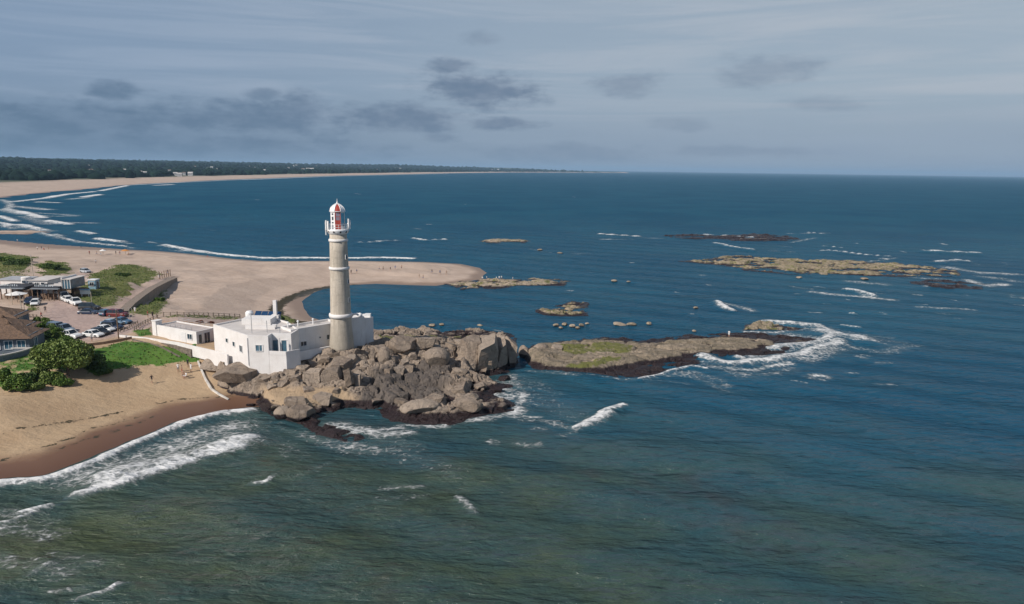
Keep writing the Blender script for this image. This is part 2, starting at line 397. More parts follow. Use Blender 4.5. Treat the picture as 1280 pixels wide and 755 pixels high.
# ------------------------------------------------------------------ land material
def sand_material():
    m, nt, b = new_mat('sand_and_turf')
    p = nt.pos(); x, y, z = nt.sep(p)
    n1 = nt.noise(p, 0.12, 5, 0.6); n2 = nt.noise(p, 1.3, 5, 0.65); n3 = nt.noise(p, 0.02, 3)
    south_c = nt.mix(nt.rng(n1, 0.3, 0.7), (0.39, 0.27, 0.165), (0.47, 0.34, 0.215))
    north_c = nt.mix(nt.rng(n1, 0.3, 0.7), (0.44, 0.335, 0.265), (0.52, 0.405, 0.325))
    north_c = nt.mix(nt.rng(nt.noise(nt.mapping(p, (1, 2.2, 1), (0, 0, .5)), .035, 6, .65, .6), .48, .72, 0, .55), north_c, (0.33, 0.245, 0.195))
    sand = nt.mix(nt.rng(y, 125, 165), south_c, north_c)
    sand = nt.mix(nt.rng(nt.noise(nt.mapping(p, (.5, 1.6, 1), (0, 0, .75)), .12, 6, .7, .5), .5, .75, 0, .35), sand, (0.33, 0.24, 0.165))
    sand = nt.mix(nt.rng(nt.noise(nt.mapping(p, (1, 0.45, 1), (0, 0, 0.7)), 0.9, 6, 0.7), 0.55, 0.8, 0, 0.2), sand, (0.25, 0.18, 0.12))
    wet = nt.rng(nt.math('ADD', nt.math('ADD', z, nt.rng(y, 120, 160, 0.0, 0.26)), nt.math('MULTIPLY', nt.math('SUBTRACT', n1, 0.5), 0.35)), 0.34, 0.60, 1.0, 0.0)
    sand = nt.mix(wet, sand, nt.mix(nt.rng(y, 120, 160), nt.mix(nt.rng(z, 0.0, 0.45), (0.125, 0.062, 0.038), (0.175, 0.096, 0.06)), (0.26, 0.18, 0.13)))
    g = nt.attr('grass').outputs['Fac']; dt = nt.attr('dirt').outputs['Fac']; wr = nt.attr('wrack').outputs['Fac']
    dirt_c = nt.mix(nt.rng(n2, 0.35, 0.7), (0.37, 0.27, 0.235), (0.47, 0.36, 0.315))
    c = nt.mix(dt, sand, dirt_c)
    wrm = nt.rng(nt.math('ADD', wr, nt.math('MULTIPLY', nt.math('SUBTRACT', nt.noise(p, .8, 6, .7, .4), 0.5), 2.2)), 0.40, 0.62)
    c = nt.mix(wrm, c, (0.05, 0.042, 0.024))
    gm = nt.rng(nt.math('ADD', g, nt.math('MULTIPLY', nt.math('SUBTRACT', nt.noise(p, 0.45, 6, 0.7), 0.5), 1.5)), 0.42, 0.62)
    gc = nt.mix(nt.rng(nt.noise(p, 0.2, 5, 0.65), 0.35, 0.65), nt.mix(nt.rng(y, 140, 165), (0.045, 0.13, 0.016), (0.09, 0.115, 0.032)), nt.mix(nt.rng(y, 140, 165), (0.10, 0.19, 0.03), (0.17, 0.165, 0.06)))
    gc = nt.mix(nt.rng(nt.noise(p, 2.3, 4, 0.7), 0.5, 0.75, 0, 0.6), gc, (0.16, 0.15, 0.07))
    c = nt.mix(gm, c, gc)
    # far country: dry grass and woods behind the beach
    inland = nt.attr('inland').outputs['Fac']
    fc = nt.mix(nt.rng(nt.noise(p, 0.004, 5, 0.65), 0.4, 0.62), (0.03, 0.05, 0.028), (0.075, 0.085, 0.045))
    c = nt.mix(inland, c, fc)
    nt.link(c, b.inputs['Base Color'])
    nt.link(nt.math('SUBTRACT', 0.95, nt.math('MULTIPLY', wet, 0.45)), b.inputs['Roughness'])
    b.inputs['Specular IOR Level'].default_value = 0.25
    bh = nt.math('ADD', nt.noise(p, 1.1, 6, 0.7), nt.math('MULTIPLY', nt.noise(nt.mapping(p, (1, 2.2, 1), (0, 0, 0.5)), 0.35, 4), 1.5))
    bh = nt.math('MULTIPLY', bh, nt.math('SUBTRACT', 1.0, wet))
    nt.link(nt.bump(bh, 0.17), b.inputs['Normal'])
    return m
M_SAND = sand_material()

xs = axis(-26000, -165, 4, 3500, 0.55, 1.05); ys = axis(-900, 72, 312, 20000, 0.6, 1.05)
X, Y = np.meshgrid(xs, ys)
Z, DC = land_height(X, Y)
near_mask = (np.hypot(X, Y) < 600)
gr = np.zeros_like(X); dr = np.zeros_like(X); wr = np.zeros_like(X)
gr[near_mask] = blend_masks(GRASS, X[near_mask], Y[near_mask])
dr[near_mask] = blend_masks(DIRT, X[near_mask], Y[near_mask])
for q in WRACK:
    wr[near_mask] = np.maximum(wr[near_mask], np.exp(-(linedist(q, X[near_mask], Y[near_mask]) / (2.3 if len(q) > 4 else 1.1)) ** 2) * (1.0 if len(q) > 4 else .75))
for q in WRACK2:
    wr[near_mask] = np.maximum(wr[near_mask], .5 * np.exp(-(linedist(q, X[near_mask] + 2.5 * fbm(X[near_mask] / 3, Y[near_mask] / 3, 14, 3), Y[near_mask]) / .55) ** 2))
Z = Z + np.where(near_mask, gr * (0.25 + 0.5 * fbm(X / 1.6, Y / 1.6, 41, 3)), 0) * (DC > 3)
# flatten the car park
Z = np.where(dr > 0.5, Z * 0.7 + 0.3 * 5.5 * (dr > 0.9) + 0.3 * Z * (dr <= 0.9), Z)
inl = sstep(150, 190, DC + 60 * fbm(X / 120, Y / 120, 77, 3)) * sstep(500, 700, np.hypot(X, Y))
land = grid_mesh('coastal_land', xs, ys, Z, M_SAND, keep=DC > -14, attrs={'grass': gr, 'dirt': dr, 'wrack': wr, 'inland': inl})
structure(land); tag(land, 'sandy headland with beaches, dunes and low green hills behind', 'land')

# ------------------------------------------------------------------ sea
FOAM = [  # line of breaking or drifting foam: pixels of its course, half width in metres, strength
    ([(-60, 628), (0, 607), (60, 601), (110, 583), (170, 554), (230, 531), (280, 517), (312, 514)], 1.2, 1.15),
    ([(95, 598), (170, 572), (240, 545), (305, 530)], 4.0, .66), ([(150, 585), (220, 560), (290, 545)], 3.6, .66),
    ([(100, 618), (150, 607), (200, 590), (250, 573), (300, 562)], 1.3, 1.05), ([(130, 603), (200, 582), (260, 566), (310, 552)], 3.0, .85),
    ([(25, 642), (64, 631)], .7, .95), ([(-40, 662), (10, 655), (45, 640)], .7, .8), ([(-30, 670), (30, 662), (60, 668)], 2.6, .5),
    ([(-30, 700), (40, 703), (85, 712)], 2.0, .5), ([(100, 748), (130, 742), (146, 733)], .5, .9), ([(40, 718), (65, 705)], .6, .8), ([(60, 740), (100, 735)], .6, .5),
    ([(314, 602), (330, 602), (342, 595)], .5, .9), ([(350, 600), (400, 590)], .5, .35),
    ([(415, 530), (440, 541), (470, 541), (500, 533)], 1.5, .7), ([(405, 552), (440, 560), (500, 563)], 2.2, .5), ([(470, 545), (520, 560)], 2, .4),
    ([(350, 530), (400, 552)], 1.0, .4), ([(590, 468), (615, 480), (640, 488)], 1.6, .7), ([(600, 498), (640, 497)], 1.6, .75), ([(560, 528), (610, 524), (650, 512), (655, 490)], 1.6, .75),
    ([(650, 470), (690, 490)], 3, .35), ([(655, 525), (700, 528)], 1.6, .5), ([(500, 530), (560, 532)], .9, .7),
    ([(722, 534), (738, 526), (752, 516), (776, 508)], .9, 1.1), ([(735, 531), (756, 522)], 1.2, .8), ([(700, 545), (720, 540)], 1.0, .5),
    ([(574, 622), (584, 630), (590, 642)], .7, .8), ([(480, 610), (525, 606)], 1.0, .55), ([(470, 625), (530, 618)], 1.2, .4),
    ([(350, 560), (360, 570)], 1, .4), ([(390, 590), (420, 575)], .6, .4), ([(515, 570), (530, 563)], .4, .6),
    ([(655, 452), (700, 466), (745, 470), (780, 476), (820, 472)], .8, .5),
    ([(800, 474), (835, 464), (865, 459), (882, 462)], .6, .95), ([(850, 465), (880, 475), (905, 487)], 2.2, .45), ([(805, 475), (860, 480)], 1.5, .35),
    ([(876, 446), (905, 455), (960, 452), (1010, 442), (1050, 428)], 2.2, .9), ([(890, 460), (940, 462), (985, 455)], 1.6, .7),
    ([(960, 437), (1010, 432), (1050, 420), (1020, 409), (985, 405), (955, 404)], 2.4, .8), ([(1025, 415), (1050, 422), (1075, 424)], 3.4, .85),
    ([(1050, 430), (1100, 440), (1150, 432)], 2.6, .5), ([(1060, 415), (1110, 422)], 2.4, .45), ([(930, 414), (970, 416), (1000, 412)], 1.2, .7),
    ([(1030, 313), (1075, 318), (1112, 321)], 1.4, .9), ([(1030, 308), (1055, 310)], 1.2, .8), ([(1155, 314), (1225, 317)], 2.0, .95), ([(1170, 328), (1195, 326), (1212, 327)], 1.8, .8), ([(1085, 327), (1125, 322)], 1.3, .6),
    ([(1185, 334), (1225, 341), (1272, 343)], 4.5, .62), ([(1210, 350), (1232, 357), (1255, 355)], 3.2, .7), ([(1155, 358), (1185, 356)], 1.4, .6),
    ([(897, 379), (912, 388)], 1.6, .9), ([(900, 378), (940, 388)], 1.8, .6), ([(1015, 365), (1060, 369), (1115, 374)], 2.0, .68), ([(1060, 363), (1090, 370)], 2.0, .8), ([(1150, 384), (1215, 387)], 2.0, .55),
    ([(750, 293), (800, 296)], 2.0, 1.0), ([(745, 299), (792, 299)], 1.6, .7), ([(870, 293.5), (905, 295), (940, 297)], 1.6, .85), ([(893, 304), (915, 309), (942, 313)], 1.6, .75), ([(985, 292), (1035, 291)], 2, .6), ([(1010, 291), (1033, 293)], 1.6, .8), ([(960, 313), (1000, 315)], 1.4, .6), ([(955, 305), (990, 309)], 1.2, .45),
    ([(448, 304), (500, 301)], 1.4, .75), ([(513, 298), (530, 301), (556, 300)], 1.6, .95), ([(660, 311), (690, 316), (760, 318)], 1.2, .5),
    ([(205, 307), (250, 315), (290, 320), (330, 323.4), (440, 323.2), (516, 323.2)], 1.5, 1.5), ([(160, 310), (200, 311), (240, 316)], .9, .7), ([(185, 303), (205, 306)], 1.2, .8),
    ([(27, 265), (45, 270), (56, 273)], 2.2, 1.0), ([(62, 276), (75, 279), (87, 281)], 2.0, 1.0), ([(-20, 268), (0, 271), (19, 277)], 2.0, 1.0), ([(-20, 277), (0, 279), (16, 282)], 2.0, .9), ([(0, 282), (18, 287)], 1.4, .7),
    ([(27, 281), (45, 285.5), (54, 288)], 1.4, 1.0), ([(50, 291.5), (75, 298), (105, 304), (160, 309)], 1.0, .85), ([(98, 289.5), (117, 293)], 1.6, .95), ([(72, 294), (85, 300)], 1.0, .6), ([(122, 299), (152, 303)], 1.6, 1.0), ([(150, 303), (165, 305)], 1.4, .7),
    ([(45, 266), (95, 269)], 3.0, .55), ([(55, 270), (98, 270)], 3, .55), ([(85, 278), (120, 279)], 3.5, .5), ([(10, 281), (60, 289)], 5, .42), ([(0, 262), (30, 268)], 5, .5),
    ([(3, 250), (14, 256), (10, 262), (25, 265)], 3.0, .6), ([(15, 253), (58, 248), (70, 245)], 4.0, .75), ([(60, 247.5), (85, 243), (117, 240)], 4.0, .9), ([(105, 246.5), (125, 243.5)], 4.5, .95), ([(85, 249), (110, 247)], 5, .55), ([(50, 253), (72, 254)], 4, .7), ([(125, 239), (160, 232)], 4, .85),
    ([(165, 231.5), (230, 228), (300, 224.8)], 5, .7), ([(195, 232), (215, 231)], 6, .8), ([(300, 225), (420, 220.4), (560, 217.2)], 12, .6), ([(20, 258), (60, 262)], 6, .55), ([(30, 270), (60, 280)], 6, .4),
]
FOAM = [(p_, hw_ * (1.35 if p_[0][1] < 300 and p_[0][0] < 330 else 1.0), k_ * (1.55 if p_[0][1] < 300 and p_[0][0] < 330 else (1.25 if p_[0][1] < 400 else 1.12))) for p_, hw_, k_ in FOAM]
FOAM += [([(985, 420), (1035, 428)], 5.0, .72), ([(940, 446), (1000, 448), (1045, 436)], 4.0, .72), ([(1060, 352), (1110, 356)], 2.5, .6), ([(1225, 345), (1275, 352)], 4.0, .6), ([(905, 440), (960, 442), (1010, 434)], 3.0, .6), ([(880, 455), (930, 470), (985, 462)], 3.0, .5), ([(985, 412), (1040, 412)], 3.0, .6), ([(1075, 425), (1130, 428)], 3.0, .5), ([(640, 470), (655, 500), (640, 520)], 2.6, .62),
         ([(600, 478), (640, 478)], 1.8, .7), ([(605, 490), (650, 495)], 1.8, .75), ([(420, 532), (480, 545), (510, 540)], 2.0, .75), ([(380, 540), (420, 556), (470, 557)], 1.6, .62), ([(830, 468), (870, 466), (900, 474)], 1.6, .6), ([(660, 463), (720, 470)], 1.0, .6),
         ([(740, 528), (760, 519)], 1.4, 1.1), ([(690, 530), (720, 536)], 1.4, .7), ([(640, 478), (680, 500), (720, 520)], 4.0, .4), ([(500, 565), (560, 590)], 3.5, .36), ([(1120, 345), (1190, 350)], 2, .6), ([(990, 303), (1020, 297)], 2, .7), ([(800, 297), (830, 298)], 2, .8),
         ([(310, 525), (340, 545), (380, 570)], 2.2, .42), ([(0, 640), (60, 650)], 2.0, .5), ([(70, 690), (130, 700)], 1.6, .42)]
rf_ = random.Random(8)
for i in range(62):
    if i < 32: px, py = rf_.uniform(1000, 1290), rf_.uniform(303, 395)
    elif i < 55: px, py = rf_.uniform(880, 1120), rf_.uniform(405, 480)
    else: px, py = rf_.uniform(560, 700), rf_.uniform(465, 560)
    L_ = rf_.uniform(4, 24); sl_ = rf_.uniform(.0, .25)
    FOAM.append(([(px - L_ / 2, py - L_ * sl_ / 2), (px, py + rf_.uniform(-1, 1)), (px + L_ / 2, py + L_ * sl_ / 2)], rf_.uniform(.5, 1.6), rf_.uniform(.45, .95)))
rw = random.Random(5)
for i in range(34):                          # scattered whitecaps
    px = rw.uniform(230, 1270); py = 226 + 190 * rw.random() ** 1.6
    if px < 620 and py > 300: continue
    L_ = rw.uniform(1.5, 6); k = rw.uniform(.5, .85)
    FOAM.append(([(px - L_ / 2, py + rw.uniform(-.6, .6)), (px + L_ / 2, py + L_ * .08)], rw.uniform(.5, 1.3) * max(1, (416 - py) / 70), k))

def sea_material():
    m, nt, b = new_mat('sea_water')
    p = nt.pos(); x, y, z = nt.sep(p)
    n1 = nt.noise(nt.mapping(p, (1, 1.6, 1), (0, 0, 0.5)), 0.045, 5, 0.6); n2 = nt.noise(p, 0.012, 4, 0.55)
    deep = nt.mix(nt.rng(n2, 0.35, 0.65), (0.004, 0.066, 0.124), (0.009, 0.084, 0.142))
    lf = nt.rng(x, 35, -30)
    green = nt.mix(nt.rng(n1, 0.35, 0.65), nt.mix(lf, (0.032, 0.066, 0.062), (0.040, 0.067, 0.050)), nt.mix(lf, (0.050, 0.078, 0.050), (0.060, 0.078, 0.038)))
    green = nt.mix(nt.rng(nt.noise(nt.mapping(p, (1, 1, 1), (0, 0, 0), (40, 9, 0)), 0.05, 4, 0.6), 0.56, 0.72, 0, .7), green, (0.070, 0.050, 0.026))
    tb = nt.attr('silt').outputs['Fac']
    tbm = nt.math('ADD', tb, nt.math('MULTIPLY', nt.math('SUBTRACT', n1, 0.5), 0.7), clamp=True)
    base = nt.mix(tbm, deep, green)
    # foam: lacy, torn along the drift
    fo = nt.attr('foam').outputs['Fac']
    f1 = nt.noise(nt.mapping(p, (1, 2.0, 1), (0, 0, -0.35)), 0.75, 7, 0.72, 0.6)
    f2 = nt.noise(p, 0.22, 4, 0.6, 0.5)
    vo = nt.new('ShaderNodeTexVoronoi', feature='DISTANCE_TO_EDGE'); vo.inputs['Scale'].default_value = 0.8
    nt.link(nt.vmath('ADD', p, nt.mix(1.0, (0, 0, 0), nt.new('ShaderNodeTexNoise').outputs['Color'])), vo.inputs['Vector'])
    lace = nt.rng(vo.outputs['Distance'], 0.0, 0.25, 0.28, -0.12)
    v = nt.math('ADD', fo, nt.math('MULTIPLY', nt.math('SUBTRACT', f1, 0.5), 2.0))
    v = nt.math('ADD', v, nt.math('MULTIPLY', nt.math('SUBTRACT', f2, 0.5), 0.8))
    v = nt.math('ADD', v, nt.math('MULTIPLY', lace, 0.6))
    fm = nt.rng(v, 0.50, 1.12); fm = nt.math('MULTIPLY', fm, nt.rng(fo, 0.06, 0.25))
    milk = nt.math('MULTIPLY', nt.rng(fo, 0.1, 0.9), 0.28)
    base = nt.mix(milk, base, (0.22, 0.27, 0.26))
    nt.link(nt.mix(fm, base, (0.74, 0.74, 0.73)), b.inputs['Base Color'])
    nt.link(nt.rng(fm, 0, 1, 0.17, 0.8, False), b.inputs['Roughness'])
    # wind ripples
    a = nt.noise(nt.mapping(p, (0.55, 1.5, 1), (0, 0, 0.42)), 0.85, 5, 0.62, 0.4)
    bb = nt.noise(nt.mapping(p, (0.6, 1.4, 1), (0, 0, -0.5)), 0.32, 4, 0.55, 0.3)
    cc = nt.noise(nt.mapping(p, (0.4, 1.3, 1), (0, 0, 0.25)), 0.08, 4, 0.55)
    h = nt.math('ADD', nt.math('MULTIPLY', a, 0.35), nt.math('ADD', nt.math('MULTIPLY', bb, 0.7), nt.math('MULTIPLY', cc, 1.4)))
    h = nt.math('ADD', h, nt.math('MULTIPLY', fm, 0.12))
    nrm = nt.bump(h, 1.7)
    nt.link(nrm, b.inputs['Normal']); b.inputs['Specular IOR Level'].default_value = 0.0
    gl = nt.new('ShaderNodeBsdfGlossy'); gl.inputs['Roughness'].default_value = 0.14; nt.link(nrm, gl.inputs['Normal'])
    fr = nt.new('ShaderNodeFresnel'); fr.inputs[0].default_value = 1.33; nt.link(nrm, fr.inputs[1])
    fac = nt.math('MINIMUM', nt.math('MULTIPLY', fr.outputs[0], 0.9), nt.rng(y, 120, 700, 0.34, 0.11))      # a choppy sea never mirrors fully at grazing angles
    fac = nt.math('MULTIPLY', fac, nt.math('SUBTRACT', 1.0, fm))
    mx = nt.new('ShaderNodeMixShader'); nt.link(fac, mx.inputs[0]); nt.link(b.outputs[0], mx.inputs[1]); nt.link(gl.outputs[0], mx.inputs[2])
    out = [q for q in nt.n if q.type == 'OUTPUT_MATERIAL'][0]; nt.link(mx.outputs[0], out.inputs[0])
    return m
M_SEA = sea_material()
sx = axis(-95, -95, 130, 131, 0.65, 1.05)
def extend(v, sgn, stops):
    out = [float(v)]; s_ = .65
    for lim, g, mx in stops:
        while abs(out[-1]) < lim: s_ = min(s_ * g, mx); out.append(out[-1] + sgn * s_)
    return out[1:]
sx = np.array(extend(sx[0], -1, ((700, 1.05, 3.2), (42000, 1.06, 1e9)))[::-1] + list(sx) + extend(sx[-1], 1, ((420, 1.05, 2.2), (42000, 1.06, 1e9))))
sy = axis(-300, 48, 190, 42000, 0.55, 1.014)
SX, SY = np.meshgrid(sx, sy)
foam = np.zeros_like(SX); lift = np.zeros_like(SX)
wobx = fbm(SX / 5, SY / 5, 51, 3) * 3.0; woby = fbm(SX / 5, SY / 5, 52, 3) * 3.0
for pts, hw, k in FOAM:
    pw = P(*pts); a = np.array(pw)
    D_ = np.hypot(a[:, 0], a[:, 1]).mean(); far = max(1.0, D_ / 260)
    R_ = hw * 4 + 6 * far
    jx0, jx1 = np.searchsorted(sx, (a[:, 0].min() - R_, a[:, 0].max() + R_)); jy0, jy1 = np.searchsorted(sy, (a[:, 1].min() - R_, a[:, 1].max() + R_))
    sl = (slice(max(jy0 - 1, 0), jy1 + 1), slice(max(jx0 - 1, 0), jx1 + 1))
    ww = min(1.0, hw / 1.5) * 0.7
    d = linedist(pw, SX[sl] + wobx[sl] * ww, SY[sl] + woby[sl] * ww)
    e = np.exp(-(d / hw) ** 2)
    foam[sl] = np.maximum(foam[sl], k * e)
    if k > 0.88: lift[sl] = np.maximum(lift[sl], np.exp(-(d / (hw * 1.1)) ** 2) * min(0.9, 0.55 * hw))
swell = 0.16 * fbm(SX / 1.9, SY / 1.3, 67, 2) + 0.24 * np.sin((SX * 0.46 + SY * 0.89) / 2.4 + 4 * fbm(SX / 30, SY / 30, 61, 3)) + 0.35 * fbm(SX / 7, SY / 4, 62, 3)
dland = sdf(COAST, SX, SY)
calm = sstep(0, 14, -dland)
SZ = lift + swell * 0.9 * (0.12 + 0.88 * calm) * np.exp(-np.hypot(SX, SY) / 900) - 0.02
silt = sstep(150, 62, SY + 0.35 * np.maximum(SX, 0) + 25 * fbm(SX / 40, SY / 40, 63, 3)) * 0.9
silt = np.maximum(silt, sstep(9, 1, -dland) * 0.5 * (SY < 140))
sea = grid_mesh('sea', sx, sy, SZ, M_SEA, keep=dland < 12, attrs={'foam': np.clip(foam, 0, 1.6), 'silt': silt})
structure(sea); tag(sea, 'open sea, blue far out and green with silt near shore', 'water')

# ------------------------------------------------------------------ rock
def rock_material(name, c_lo, c_hi, algae=0.0, wet_z=0.75, strata=False):
    m, nt, b = new_mat(name)
    p = nt.pos(); x, y, z = nt.sep(p)
    n1 = nt.noise(p, 0.35, 6, 0.62); n2 = nt.noise(p, 2.6, 6, 0.7)
    c = nt.mix(nt.rng(n1, 0.32, 0.68), c_lo, c_hi)
    c = nt.mix(nt.rng(n2, 0.5, 0.72, 0, 0.55), c, (0.13, 0.11, 0.095))
    c = nt.mix(nt.rng(nt.noise(p, 0.9, 5, 0.6, 0.8), 0.56, 0.7, 0, 0.5), c, (0.42, 0.35, 0.29))
    c = nt.mix(nt.rng(nt.noise(nt.mapping(p, (1, 1, 0.25)), 0.7, 6, 0.7, 1.2), 0.54, 0.66, 0, 0.6), c, (0.15, 0.125, 0.11))
    if strata: c = nt.mix(nt.rng(nt.noise(nt.mapping(p, (.09, .8, .8), (0, 0, -.12)), 1.0, 6, .65, .5), .44, .62, .7, 0), c, nt.mix(n1, (0.11, 0.10, 0.065), (0.20, 0.165, 0.115)))
    tone = nt.new('ShaderNodeObjectInfo').outputs['Random']
    c = nt.mix(nt.rng(tone, 0, 1, 0, .5), c, nt.mix(nt.rng(tone, .3, .7), (0.20, 0.165, 0.14), (0.43, 0.35, 0.28)))
    jv = nt.new('ShaderNodeTexVoronoi', feature='DISTANCE_TO_EDGE'); jv.inputs['Scale'].default_value = .42
    dn = nt.new('ShaderNodeTexNoise'); dn.inputs['Scale'].default_value = .7; dn.inputs['Detail'].default_value = 6.0; nt.link(p, dn.inputs['Vector'])
    nt.link(nt.vmath('ADD', nt.mapping(p, (1, 1.5, 1.2)), nt.vmath('MULTIPLY', dn.outputs['Color'], (2.6, 2.6, 2.6))), jv.inputs['Vector'])
    c = nt.mix(nt.rng(jv.outputs['Distance'], 0.0, .04, .5, 0.0), c, (0.05, 0.042, 0.036))
    at = nt.attr('stain').outputs['Fac']
    c = nt.mix(nt.math('MULTIPLY', at, nt.rng(n2, 0.25, 0.7, 1.0, 0.75)), c, nt.mix(n1, (0.075, 0.064, 0.058), (0.135, 0.115, 0.102)))
    g = nt.attr('green').outputs['Fac']
    ga = nt.rng(nt.math('ADD', nt.math('ADD', g, algae), nt.math('MULTIPLY', nt.math('SUBTRACT', nt.noise(p, 0.5, 6, 0.7), 0.5), 1.6)), 0.5, 0.75)
    c = nt.mix(ga, c, nt.mix(n2, (0.085, 0.105, 0.024), (0.19, 0.175, 0.06)))
    c = nt.mix(nt.attr('sandy').outputs['Fac'], c, nt.mix(n2, (0.40, 0.285, 0.18), (0.47, 0.345, 0.225)))
    wz = nt.math('ADD', z, nt.math('MULTIPLY', nt.math('SUBTRACT', n1, 0.5), 0.9))
    wet = nt.rng(wz, wet_z, wet_z + 0.3, 1.0, 0.0)
    c = nt.mix(wet, c, nt.mix(n2, (0.012, 0.008, 0.010), (0.036, 0.020, 0.019)))
    nt.link(c, b.inputs['Base Color'])
    nt.link(nt.rng(wet, 0, 1, 0.85, 0.35, False), b.inputs['Roughness'])
    b.inputs['Specular IOR Level'].default_value = 0.3
    bh = nt.math('ADD', nt.noise(p, 1.1, 8, 0.68), nt.math('MULTIPLY', nt.noise(p, 5, 4, 0.6), 0.25))
    nt.link(nt.bump(bh, 0.5), b.inputs['Normal'])
    return m
M_ROCK = rock_material('granite', (0.215, 0.165, 0.125), (0.355, 0.28, 0.215))
M_REEF = rock_material('weathered_reef_rock', (0.22, 0.175, 0.11), (0.42, 0.335, 0.225), algae=0.52, wet_z=0.10)
M_SMALL = rock_material('small_rock', (0.26, 0.205, 0.14), (0.44, 0.35, 0.25), wet_z=0.0)
M_SHELF = rock_material('shelf_rock', (0.22, 0.175, 0.125), (0.43, 0.34, 0.25), wet_z=0.72, strata=True)

def blocks(x, y, s, ang, seed, aniso=1.7):
    """broken slabs: per-cell offset and tilt, and the crack between cells"""
    c_, s_ = math.cos(ang), math.sin(ang)
    u = (x * c_ + y * s_) / (s * aniso); v = (-x * s_ + y * c_) / s
    u = u + fbm(x / 3, y / 3, seed + 5, 2) * 0.35; v = v + fbm(x / 3, y / 3, seed + 6, 2) * 0.35
    iu = np.floor(u); iv = np.floor(v)
    b1 = np.full(x.shape, 1e9); b2 = np.full(x.shape, 1e9); off = np.zeros(x.shape); tl = np.zeros(x.shape)
    for du in (-1, 0, 1):
        for dv_ in (-1, 0, 1):
            cu = iu + du; cv = iv + dv_
            pu = cu + 0.15 + 0.7 * _hash(cu, cv, seed); pv = cv + 0.15 + 0.7 * _hash(cu, cv, seed + 1)
            d = np.hypot(u - pu, v - pv)
            o = _hash(cu, cv, seed + 2); t = (u - pu) * (_hash(cu, cv, seed + 3) - 0.5) * 2 + (v - pv) * (_hash(cu, cv, seed + 4) - 0.5) * 2
            nb = d < b1
            b2 = np.where(nb, b1, np.minimum(b2, d)); off = np.where(nb, o, off); tl = np.where(nb, t, tl); b1 = np.where(nb, d, b1)
    return off, tl, b2 - b1
def rock_field(name, outer, m, res, top, inner=None, low=0.35, edge=1.2, ctrl=None, cell=3.0, ang=0.3, seed=1, amp=0.5, crack=0.5, stain=None, green=None, under=None, rise=2.5, aniso=1.7, sandp=None):
    o = np.array(outer)
    gx = np.arange(o[:, 0].min() - 3, o[:, 0].max() + 3, res); gy = np.arange(o[:, 1].min() - 3, o[:, 1].max() + 3, res)
    x, y = np.meshgrid(gx, gy)
    jag = fbm(x / (cell * .8), y / (cell * .8), seed + 71, 3) * min(2.2, cell * .7)
    d = sdf(outer, x, y) + jag
    offl, tll, crl = blocks(x, y, 1.7, ang + .2, seed + 60)
    lown = low + (0.9 * fbm(x / 3.0, y / 3.0, seed + 80, 3) + (offl - .5) * .7 + tll * .35 - .3 * (1 - sstep(0, .2, crl))) * min(1.0, low * 2.2)
    h = np.minimum(d * 0.6, lown) - 0.1
    if inner is not None: k = sstep(-0.4, rise, sdf(inner, x, y) + jag * .6)
    else: k = sstep(edge * .5, edge * .5 + rise, d)
    if ctrl is not None:
        num = 0; den = 0
        for px, py, z in ctrl:
            a, b_ = G(px, py, z); q = 1.0 / ((x - a) ** 2 + (y - b_) ** 2 + 3.0) ** 1.6; num = num + q * z; den = den + q
        T = num / den
    else: T = top * (0.40 + 2.9 * fbm(x / (cell * 3), y / (cell * 1.6), seed + 90, 4)) * (0.35 + 0.65 * sstep(0, 9, d))
    off, tl, cr_ = blocks(x, y, cell, ang, seed, aniso)
    off2, tl2, cr2 = blocks(x, y, cell * .38, ang + (0.4 if aniso < 2 else .1), seed + 30, aniso)
    hh = T + amp * ((off - 0.5) * 1.5 + tl * 1.1) + amp * .38 * ((off2 - .5) * 1.4 + tl2)
    hh = hh - crack * (1 - sstep(0.0, 0.16, cr_)) - crack * .35 * (1 - sstep(0, 0.2, cr2)) + 0.25 * fbm(x / 1.2, y / 1.2, seed + 95, 3)
    sm = np.zeros(x.shape)
    for q in sandp or []: sm = np.maximum(sm, sstep(-.9, .9, sdf(q, x, y) + 1.6 * fbm(x / 3, y / 3, 18, 3)))
    hh = hh * (1 - sm) + (T - .25 + .12 * fbm(x, y, 19, 2)) * sm
    h = h * (1 - k) + (np.maximum(hh, h) if ctrl is not None else np.maximum(hh, -0.3)) * k
    h = np.where(d < 0, np.maximum(d * .8, -2.5) - 0.1, h)
    keep = (d > -1.8)
    if under is not None: keep &= under(x, y, h)
    at = {'stain': np.zeros(x.shape), 'green': np.zeros(x.shape), 'sandy': sm}
    for q in stain or []: at['stain'] = np.maximum(at['stain'], sstep(-1.0, 1.0, sdf(q, x, y) + 2.5 * fbm(x / 4, y / 4, 7, 3)))
    for q in green or []: at['green'] = np.maximum(at['green'], 0.75 * sstep(-.8, .8, sdf(q, x, y) + 2 * fbm(x / 3, y / 3, 8, 3)))
    ob = grid_mesh(name, gx, gy, h, m, keep=keep, attrs=at, smooth=False)
    return ob, (gx, gy, h)

